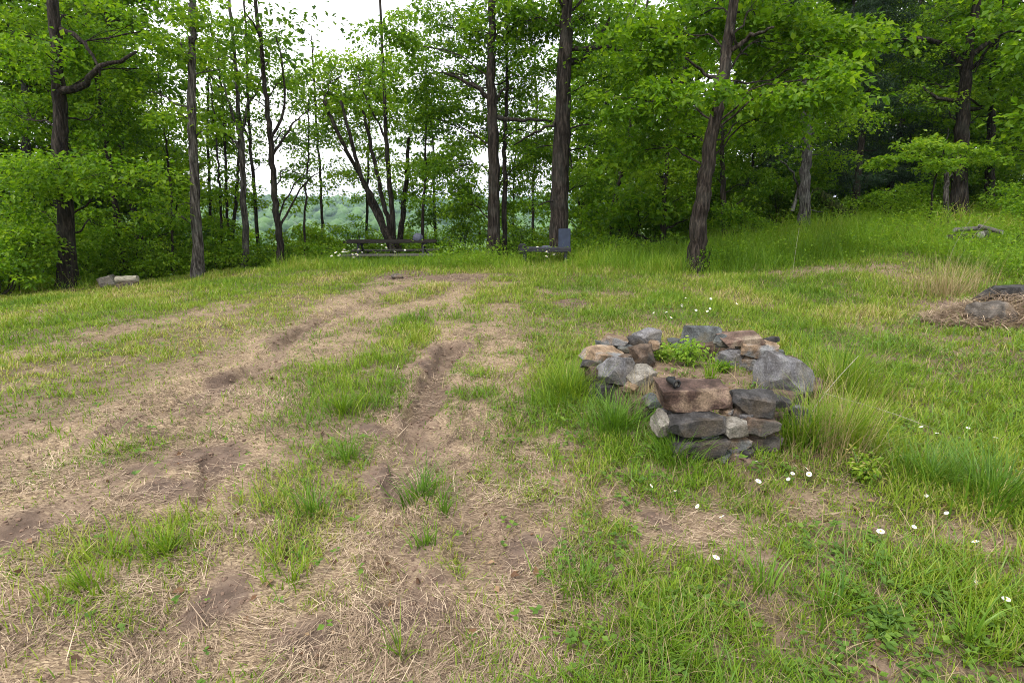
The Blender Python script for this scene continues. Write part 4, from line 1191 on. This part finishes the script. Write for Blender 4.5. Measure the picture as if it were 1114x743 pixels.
# straw heaped on the mound
n = 5200
a = rng.uniform(0, 6.283, n); q = np.sqrt(rng.random(n))
x = MOUND_C[0] - .1 + a * 0 + q * np.cos(a) * .95; y = MOUND_C[1] - .05 + q * np.sin(a) * .5
blades('straw', np.stack([x, y, h(x, y) + rng.uniform(0, .09, n)], -1), rng.uniform(.08, .28, n), rng.uniform(.004, .011, n), rng.uniform(0, 6.283, n), rng.uniform(1.1, 1.8, n), rng.uniform(-.2, .6, n), M['straw'], np.clip(rng.normal(.56, .27, n), 0, 1), 3, kind='stuff', label='brown straw heaped on the mound')

# black pipe scrap on the reddish block
c = at_z(728, 414, .478)
root = thing('pipe_scrap', 'short curled scrap of black pipe lying on the reddish block', 'pipe', c, .4)
t = Tubes(); t.add(smooth_path([(-.0, -.07, .0), (0, 0, .004), (.03, .03, .0), (.07, .04, -.006)], 10), np.linspace(.022, .013, 10), 12, cap=False); t.build('tube', M['rubber'], root)
t = Tubes(); th = np.linspace(0, 2 * np.pi, 17); t.add(np.stack([np.cos(th) * .023, np.full(17, -.072), np.sin(th) * .023], -1), np.full(17, .008), 8, cap=False); t.build('collar', M['rubber'], root)
bm = bmesh.new(); bmesh.ops.create_circle(bm, cap_ends=True, segments=14, radius=.017); o = bm_obj('plug', bm, M['rock_pale'], root); o.location = (0, -.066, 0); o.rotation_euler = (R(90), 0, 0)


# ------------------------------------------------------------------ picnic table, bench, bundle
def box(bm, c, s, rot=None):
    m = Matrix.Translation(c) @ (rot.to_4x4() if rot else Matrix.Identity(4)) @ Matrix.Diagonal((*s, 1))
    return bmesh.ops.create_cube(bm, size=1, matrix=m)


def boards(name, n, ln, w, th, z, y0, mat, parent, gap=.012):
    bm = bmesh.new()
    for i in range(n):
        y = y0 + (i - (n - 1) / 2) * (w + gap)
        box(bm, (random.uniform(-.02, .02), y, z + random.uniform(-.004, .004)), (ln, w, th))
    bmesh.ops.bevel(bm, geom=list(bm.edges), offset=.006, segments=1, affect='EDGES')
    return bm_obj(name, bm, mat, parent)


pt = base_at(428, 15.6) + np.array([0, 0, .07])
tb = thing('picnic_table', 'weathered dark wooden picnic table at the edge of the clearing', 'table', pt, R(4))
boards('tabletop', 5, 2.5, .14, .05, .76, 0, M['wood_dark2'], tb)
for sy in (-1, 1): boards('bench_seat', 2, 2.5, .13, .045, .44, sy * .68, M['wood_weather'], tb)
for sx in (-.88, .88):
    for sy in (-1, 1):
        bm = bmesh.new(); box(bm, (sx, sy * .42, .33), (.05, .10, .92), Matrix.Rotation(sy * R(26), 3, 'X')); bm_obj('leg', bm, M['wood_dark'], tb)
    bm = bmesh.new(); box(bm, (sx + .053, 0, .395), (.045, 1.62, .09)); bm_obj('crossbar', bm, M['wood_dark'], tb)
    bm = bmesh.new(); box(bm, (sx + .053, 0, .71), (.045, .70, .08)); bm_obj('cleat', bm, M['wood_dark'], tb)
# bundle on the table
bm = bmesh.new(); bmesh.ops.create_icosphere(bm, subdivisions=4, radius=1)
for v in bm.verts:
    v.co = v.co * (1 + .12 * mnoise.noise(v.co * 2.2) + .05 * mnoise.noise(v.co * 6))
    v.co.z = max(v.co.z, -.55); v.co = Vector((v.co.x * .14, v.co.y * .12, v.co.z * .13))
bp = at_y(455, 262, 15.6)
o = bm_obj('bundle', bm, M['bundle_cloth'], None, True); o.location = (bp[0], 15.55, pt[2] + .76 + .025 + .068)
tag(o, 'rounded blue-grey bundle sitting on the right end of the picnic table', 'bundle')

bb = base_at(593, 13.7)
bn = thing('bench', 'low dark bench before the thick trunk with an upright blue-grey backboard', 'bench', bb, R(-3))
boards('seat', 3, 1.22, .14, .09, .35, 0, M['wood_dark'], bn)
for sx in (-.5, .5):
    bm = bmesh.new(); box(bm, (sx, 0, .15), (.07, .36, .32)); bm_obj('leg', bm, M['wood_dark'], bn)
bm = bmesh.new(); box(bm, (-.57, 0, .36), (.18, .42, .22)); bmesh.ops.bevel(bm, geom=list(bm.edges), offset=.03, segments=2, affect='EDGES'); bm_obj('end_block', bm, M['rubber'], bn)
bm = bmesh.new(); box(bm, (.47, .17, .60), (.30, .03, .48), Matrix.Rotation(R(-8), 3, 'X')); bmesh.ops.bevel(bm, geom=list(bm.edges), offset=.012, segments=2, affect='EDGES'); bm_obj('backboard', bm, M['board_blue'], bn)
bm = bmesh.new(); box(bm, (.02, .02, .40), (.22, .2, .06)); bmesh.ops.bevel(bm, geom=list(bm.edges), offset=.02, segments=2, affect='EDGES'); bm_obj('cushion', bm, M['bundle_cloth'], bn)


# ------------------------------------------------------------------ individual tufts, weeds, stalks
def tuft(name, label, px, py, n, hmin, hmax, spread, mat, seed, group=None, wd=.006, lean=.35, curl=1.2, cat='grass'):
    r = np.random.default_rng(seed)
    p = ground_hit(px, py, h)
    q = np.abs(r.normal(0, spread, n)); a = r.uniform(0, 6.283, n)
    x = q * np.cos(a); y = q * np.sin(a)
    z = h(p[0] + x, p[1] + y) - p[2] - .01
    o = blades(name, np.stack([x, y, z], -1), r.uniform(hmin, hmax, n), wd * r.uniform(.6, 1.3, n), a + r.normal(0, .8, n), np.abs(r.normal(lean * .6, lean * .5, n)), r.uniform(.1, curl, n), mat, np.clip(r.normal(.45, .2, n), 0, 1), 5)
    o.location = tuple(p)
    return tag(o, label, cat, group)


TUFTS = [
    ('dense green tuft growing in the middle of the straw track', 458, 540, 130, .12, .28, .085, 'grass_deep'),
    ('small green tuft below the dense tuft in the track', 461, 593, 45, .08, .18, .035, 'grass_deep'),
    ('upright leaning wisp right of the dense track tuft', 484, 558, 26, .12, .22, .02, 'grass_deep'),
    ('spiky dark tuft left of the rut', 378, 500, 60, .12, .28, .05, 'grass_deep'),
    ('broad-bladed tuft left of the straw track', 340, 560, 80, .12, .28, .08, 'grass_deep'),
    ('pale broad-bladed sprig among dry straw, left', 318, 632, 32, .10, .22, .05, 'grass'),
    ('large green tuft at the centre left of the rut', 372, 448, 150, .12, .28, .1, 'grass'),
    ('small upright tuft before the bottom edge straw', 438, 712, 26, .1, .22, .03, 'grass'),
    ('rounded green tuft at the bottom centre', 632, 640, 110, .08, .2, .10, 'grass_deep'),
    ('long arching grass left of the fire ring', 618, 432, 420, .2, .46, .17, 'grass'),
    ('arching grass at the left foot of the fire ring', 668, 468, 420, .15, .36, .13, 'grass_deep'),
    ('grass arching over the front foot stones', 735, 500, 420, .10, .32, .11, 'grass_deep'),
    ('tall grass hiding the right wall of the fire ring', 872, 482, 420, .18, .46, .10, 'grass'),
    ('tall mixed grass right of the fire ring', 920, 480, 430, .2, .52, .17, 'grass'),
    ('tall grass behind the grey boulder', 915, 425, 460, .25, .60, .2, 'grass'),
    ('lush tuft at the right edge of the picture', 1080, 545, 420, .2, .42, .2, 'grass_deep'),
    ('tall tuft left of the lush right tuft', 1010, 525, 260, .15, .36, .12, 'grass_deep'),
    ('broad strap-leaved tuft near the bottom right', 905, 665, 46, .14, .3, .06, 'grass_deep'),
    ('strap-leaved tuft in the lower middle', 700, 620, 40, .1, .24, .06, 'grass'),
    ('feathery tuft in the lower right middle', 830, 640, 60, .12, .28, .08, 'grass_deep'),
    ('green sprig between the interior weeds of the ring', 773, 412, 50, .15, .3, .04, 'grass_tall'),
    ('bent strap-leaved sprig at the bottom right corner', 1052, 700, 30, .15, .3, .04, 'grass_deep'),
    ('tuft at the far left edge of the straw', 100, 640, 60, .08, .2, .08, 'grass'),
    ('wide tuft among straw at the middle left', 120, 605, 90, .08, .18, .08, 'grass'),
    ('wide tuft left of the centre track', 180, 600, 110, .08, .18, .055, 'grass'),
]
for i, (lab, px, py, n, h0, h1, sp, mt) in enumerate(TUFTS):
    tuft('grass_tuft', lab, px, py, n, h0, h1, sp, M[mt], 400 + i, 'grass tufts in the clearing', .0075, .4, 1.5)

# dry blond grass among the tall green right of the ring
for i, (lab, px, py, n, h0, h1, sp) in enumerate([
    ('dry blond stalks in the tall grass right of the fire ring', 900, 490, 200, .28, .55, .17),
    ('dry blond wisps beside the grey boulder', 890, 440, 70, .25, .5, .1),
    ('pinkish dry grass stand behind the straw mound', 1030, 322, 420, .4, .85, .45),
    ('thin dry stems at the left corner of the fire ring', 700, 448, 260, .14, .36, .07)]):
    tuft('dry_grass', lab, px, py, n, h0, h1, sp, M['reed'], 450 + i, None, .0035 if i != 2 else .006, .35, .7)


def stalk(label, px, py, hh, lean, az, seed, head=True):
    p = ground_hit(px, py, h); r = np.random.default_rng(seed)
    root = thing('grass_stalk', label, 'grass', p, 0)
    d = np.array([math.cos(az) * math.sin(lean), math.sin(az) * math.sin(lean), math.cos(lean)])
    P = smooth_path([(0, 0, 0), d * hh * .5, d * hh + np.array([math.cos(az), math.sin(az), -.2]) * hh * .10], 8)
    t = Tubes(); t.add(P, np.linspace(.0035, .002, 8), 5); t.build('stem', M['stem'] if head else M['log_pale'], root)
    if head:
        n = 60; u = r.uniform(.0, .16, n)
        a = r.uniform(0, 6.283, n)
        blades('seed_head', np.stack([P[-1][0] + 0 * u, P[-1][1] + 0 * u, P[-1][2] - u], -1), r.uniform(.05, .12, n), np.full(n, .005), a, r.uniform(.4, 1.2, n), r.uniform(.4, 1.6, n), M['reed'], np.clip(r.normal(.7, .2, n), 0, 1), 3, parent=root)
    return root


stalk('tall stalk with a drooping feathery seed head right of the fire ring', 919, 400, .56, .02, 0, 1)
stalk('thin straight stalk standing right of the leaning trunk', 862, 300, .95, .03, 1, 2, False)
stalk('long bent pale reed above the small log pile', 1042, 285, 1.0, .42, .1, 3, False)
stalk('pale reed bending beside the longer one', 1030, 288, .9, .25, .1, 4, False)
stalk('fallen pale stalk slanting through the grass right of the ring', 1025, 470, .75, 1.25, 2.9, 5, False)
stalk('curved dry stalk leaning right out of the ring grass', 878, 455, .62, .85, .5, 6, False)


def weed(label, px, py, z, hh, w, seed, mat=LB, leaf=.05, n=9):
    p = at_z(px, py, z) if z is not None else ground_hit(px, py, h); p = np.array([p[0], p[1], gz(p[0], p[1])])
    t = Tree(p, seed); r = t.r
    for i in range(n):
        a = r.uniform(0, 6.283); q = r.uniform(.2, 1) * w
        c = np.array([math.cos(a) * q, math.sin(a) * q, hh * r.uniform(.4, 1)])
        LP = t.limb((0, 0, 0), c, .004, .002, .2, 6, 4)
        for m in range(2, 6): t.spray(LP[m], leaf * 1.1, 9, leaf, .4)
    root = thing('leafy_weed', label, 'plant', p)
    t.t.build('stem', M['stem'], root)
    P = np.concatenate(t.P); L = np.concatenate(t.L)
    leaf_cards('leaves', P, L, L * .5, np.concatenate(t.Az), np.concatenate(t.Tl), r.normal(0, .5, len(P)), mat, np.concatenate(t.Rd), root, .15, .12)
    return root


weed('bright ferny weed growing inside the fire ring', 745, 405, .13, .27, .2, 501, M['weed_bright'], .045, 14)
weed('second bright weed inside the ring near its left wall', 722, 398, .13, .16, .14, 502, M['weed_bright'], .04, 8)
weed('low weed inside the ring by the rounded grey stone', 785, 410, .13, .1, .14, 503, LM, .035, 7)
weed('leafy weed with pale leaves in the bottom right grass', 965, 690, None, .09, .10, 504, M['clover'], .035, 6)
weed('low broad-leaved weed right of the ring in tall grass', 935, 520, None, .14, .14, 505, M['grass'], .04, 8)


# daisies
def make_daisy():
    root = thing('daisy', 'x', 'flower')
    t = Tubes(); t.add([(0, 0, 0), (.006, 0, .06), (0, 0, .12)], [.0016, .0014, .0013], 5); t.build('stem', M['stem'], root)
    k = 15; V = []; Q = []
    for i in range(k):
        a = i * 6.283 / k; d = np.array([math.cos(a), math.sin(a), 0]); s = np.array([-math.sin(a), math.cos(a), 0])
        b = len(V)
        for q, w, z in ((.006, .0018, .121), (.017, .0042, .123), (.024, .0022, .119)):
            V += [d * q - s * w + [0, 0, z], d * q + s * w + [0, 0, z]]
        Q += [[b, b + 1, b + 3, b + 2], [b + 2, b + 3, b + 5, b + 4]]
    np_mesh('petals', np.array(V), quads=np.array(Q), mat=M['petal'], parent=root)
    bm = bmesh.new(); bmesh.ops.create_uvsphere(bm, u_segments=10, v_segments=6, radius=.0075)
    for v in bm.verts: v.co.z *= .5
    o = bm_obj('flower_centre', bm, M['pollen'], root, True); o.location = (0, 0, .123)
    return root


DG = {
    'small white daisies in the right foreground grass': [(774, 622), (990, 580), (958, 592), (1070, 608), (1050, 637), (1092, 668), (822, 512), (859, 522), (866, 518), (880, 522), (820, 535), (768, 558), (794, 577), (1010, 547), (1035, 568), (1005, 475), (1020, 480), (1050, 474), (1037, 484), (1082, 490), (736, 545), (863, 528), (700, 535)],
    'small white daisies flowering behind the stone ring': [(725, 358), (731, 354), (718, 362), (760, 343), (770, 345), (778, 350), (790, 345), (748, 340), (740, 348), (752, 350), (765, 338), (735, 345)],
    'white wildflowers massed left of the picnic table': [(362 + 2.3 * i % 34, 286 + (i * 7) % 9) for i in range(15)],
    'white wildflowers before the low bench': [(585, 289), (592, 287), (598, 291), (604, 288), (590, 293), (440, 289), (412, 287), (418, 286), (424, 287)],
}
LABS = {'small white daisies in the right foreground grass': 'white daisy with a yellow centre in the foreground grass right of the track',
        'small white daisies flowering behind the stone ring': 'white daisy in the grass just behind the stone ring',
        'white wildflowers massed left of the picnic table': 'tiny white wildflower in the patch left of the picnic table',
        'white wildflowers before the low bench': 'tiny white wildflower in the tall grass before table or bench'}
d0 = make_daisy(); first = True
dr = np.random.default_rng(5)
for grp, pts in DG.items():
    far = 'wildflower' in grp
    for px, py in pts:
        p = ground_hit(px, py, h); sc = dr.uniform(.45, .7)
        s3 = (sc, sc, sc) if not far else (2.4 * sc, 2.4 * sc, dr.uniform(2.2, 4.0))
        if 'behind' in grp: s3 = (1.3 * sc, 1.3 * sc, dr.uniform(1.2, 2.2))
        if first:
            o = d0; first = False; o.location = tuple(p); o.scale = s3; o['label'] = LABS[grp]; o['group'] = grp
        else:
            o = dup(d0, p, dr.uniform(0, 6), s3, LABS[grp], grp)
        o.rotation_euler = (dr.normal(0, .25) + (.2 if far else .5), dr.normal(0, .25), dr.uniform(0, 6.28))


# ------------------------------------------------------------------ far woods on the valley slopes
n = 2600
a = rng.uniform(R(-60), R(24), n); rr = 300 * np.exp(rng.uniform(0, 1.65, n))
x, y = rr * np.sin(a), rr * np.cos(a)
fm = fbm(x / 70 + 1, y / 70 + 6, 4)
k = (rng.random(n) < sstep(430, 620, rr + 300 * (fm - .5))) ; x, y, rr = x[k], y[k], rr[k]; n = len(x)
s = rng.uniform(5, 10, n)
lump = np.random.default_rng(8)
V = ico[None] * (s[:, None, None] * lump.uniform(.75, 1.2, (n, 12, 1))) + np.stack([x, y, h(x, y) + s * .5], -1)[:, None]
T = (icf[None] + np.arange(n)[:, None, None] * 12).reshape(-1, 3)
mf = leaf_mat('far_canopy', [(0, (.03, .085, .014)), (1, (.09, .18, .025))], .0)
o = np_mesh('far_woods', V.reshape(-1, 3), tris=T, attr=np.repeat(rng.random(n), 20), mat=mf, smooth=True)
tag(o, 'wooded far hillside across the valley', None, None, 'stuff')

# ------------------------------------------------------------------ haze
bm = bmesh.new(); box(bm, (0, 0, 0), (5600, 5600, 95)); 
m, nt, out = nodes('haze_air')
pv = N(nt, 'ShaderNodeVolumePrincipled'); pv.inputs['Color'].default_value = (.62, .78, 1, 1); pv.inputs['Density'].default_value = .00017; pv.inputs['Anisotropy'].default_value = .2
nt.links.new(pv.outputs[0], out.inputs['Volume'])
hz = bm_obj('haze', bm, m); tag(hz, 'pale summer haze over the valley', None, None, 'stuff')
zmin = -60
hz.location = (0, 0, zmin + 47.5)

# ------------------------------------------------------------------ light, sky, camera
SUN_EL, SUN_AZ = R(58), R(-140)
w = bpy.data.worlds.new('World'); scn.world = w; w.use_nodes = True
nt = w.node_tree; nt.nodes.clear(); L = nt.links.new
out = nt.nodes.new('ShaderNodeOutputWorld'); bg = nt.nodes.new('ShaderNodeBackground'); bg.inputs[1].default_value = .075
sky = nt.nodes.new('ShaderNodeTexSky'); sky.sky_type = 'NISHITA'; sky.sun_disc = False; sky.sun_elevation = SUN_EL; sky.sun_rotation = SUN_AZ
tcn = nt.nodes.new('ShaderNodeTexCoord')
nz = N(nt, 'ShaderNodeTexNoise', Scale=2.6, Detail=6.0); L(tcn.outputs['Generated'], nz.inputs['Vector'])
cov = ramp(nt, [(.25, (.82, .82, .82)), (.6, (1, 1, 1))], nz.outputs[0])
cl = ramp(nt, [(.3, (9.6, 9.9, 10.4)), (.7, (12.5, 12.5, 12.6))], nz.outputs[0])
mx = N(nt, 'ShaderNodeMix', data_type='RGBA'); L(cov.outputs[0], mx.inputs[0]); L(sky.outputs[0], mx.inputs[6]); L(cl.outputs[0], mx.inputs[7])
L(mx.outputs[2], bg.inputs[0]); L(bg.outputs[0], out.inputs[0])

sl = bpy.data.lights.new('sun', 'SUN'); sl.energy = 1.5; sl.angle = R(10); sl.color = (1, .96, .90)
so = bpy.data.objects.new('sun', sl); COL.objects.link(so)
sv = Vector((math.cos(SUN_EL) * math.sin(SUN_AZ), math.cos(SUN_EL) * math.cos(SUN_AZ), math.sin(SUN_EL)))
so.rotation_euler = sv.to_track_quat('Z', 'Y').to_euler()

cd = bpy.data.cameras.new('camera'); co = bpy.data.objects.new('camera', cd); COL.objects.link(co)
cd.sensor_width = 36; cd.lens = FPX / 1114 * 36; cd.clip_start = .05; cd.clip_end = 8000
co.location = (0, 0, CAMZ); co.rotation_euler = (R(90) - PITCH, 0, 0)
scn.camera = co

scn.render.engine = 'CYCLES'
scn.cycles.use_denoising = True; scn.cycles.filter_width = 1.0; scn.cycles.denoiser = 'OPENIMAGEDENOISE'; scn.cycles.denoising_input_passes = 'RGB_ALBEDO_NORMAL'; scn.cycles.denoising_prefilter = 'NONE'; scn.cycles.use_adaptive_sampling = False; scn.cycles.sample_clamp_indirect = 3
scn.cycles.sampling_pattern = 'BLUE_NOISE'; scn.cycles.max_bounces = 7; scn.cycles.diffuse_bounces = 4; scn.cycles.transmission_bounces = 5; scn.cycles.glossy_bounces = 2; scn.cycles.volume_bounces = 0
scn.cycles.transparent_max_bounces = 8
scn.view_settings.view_transform = 'Standard'; scn.view_settings.look = 'None'; scn.view_settings.exposure = 1.25; scn.view_settings.gamma = 1
scn.view_settings.use_curve_mapping = False
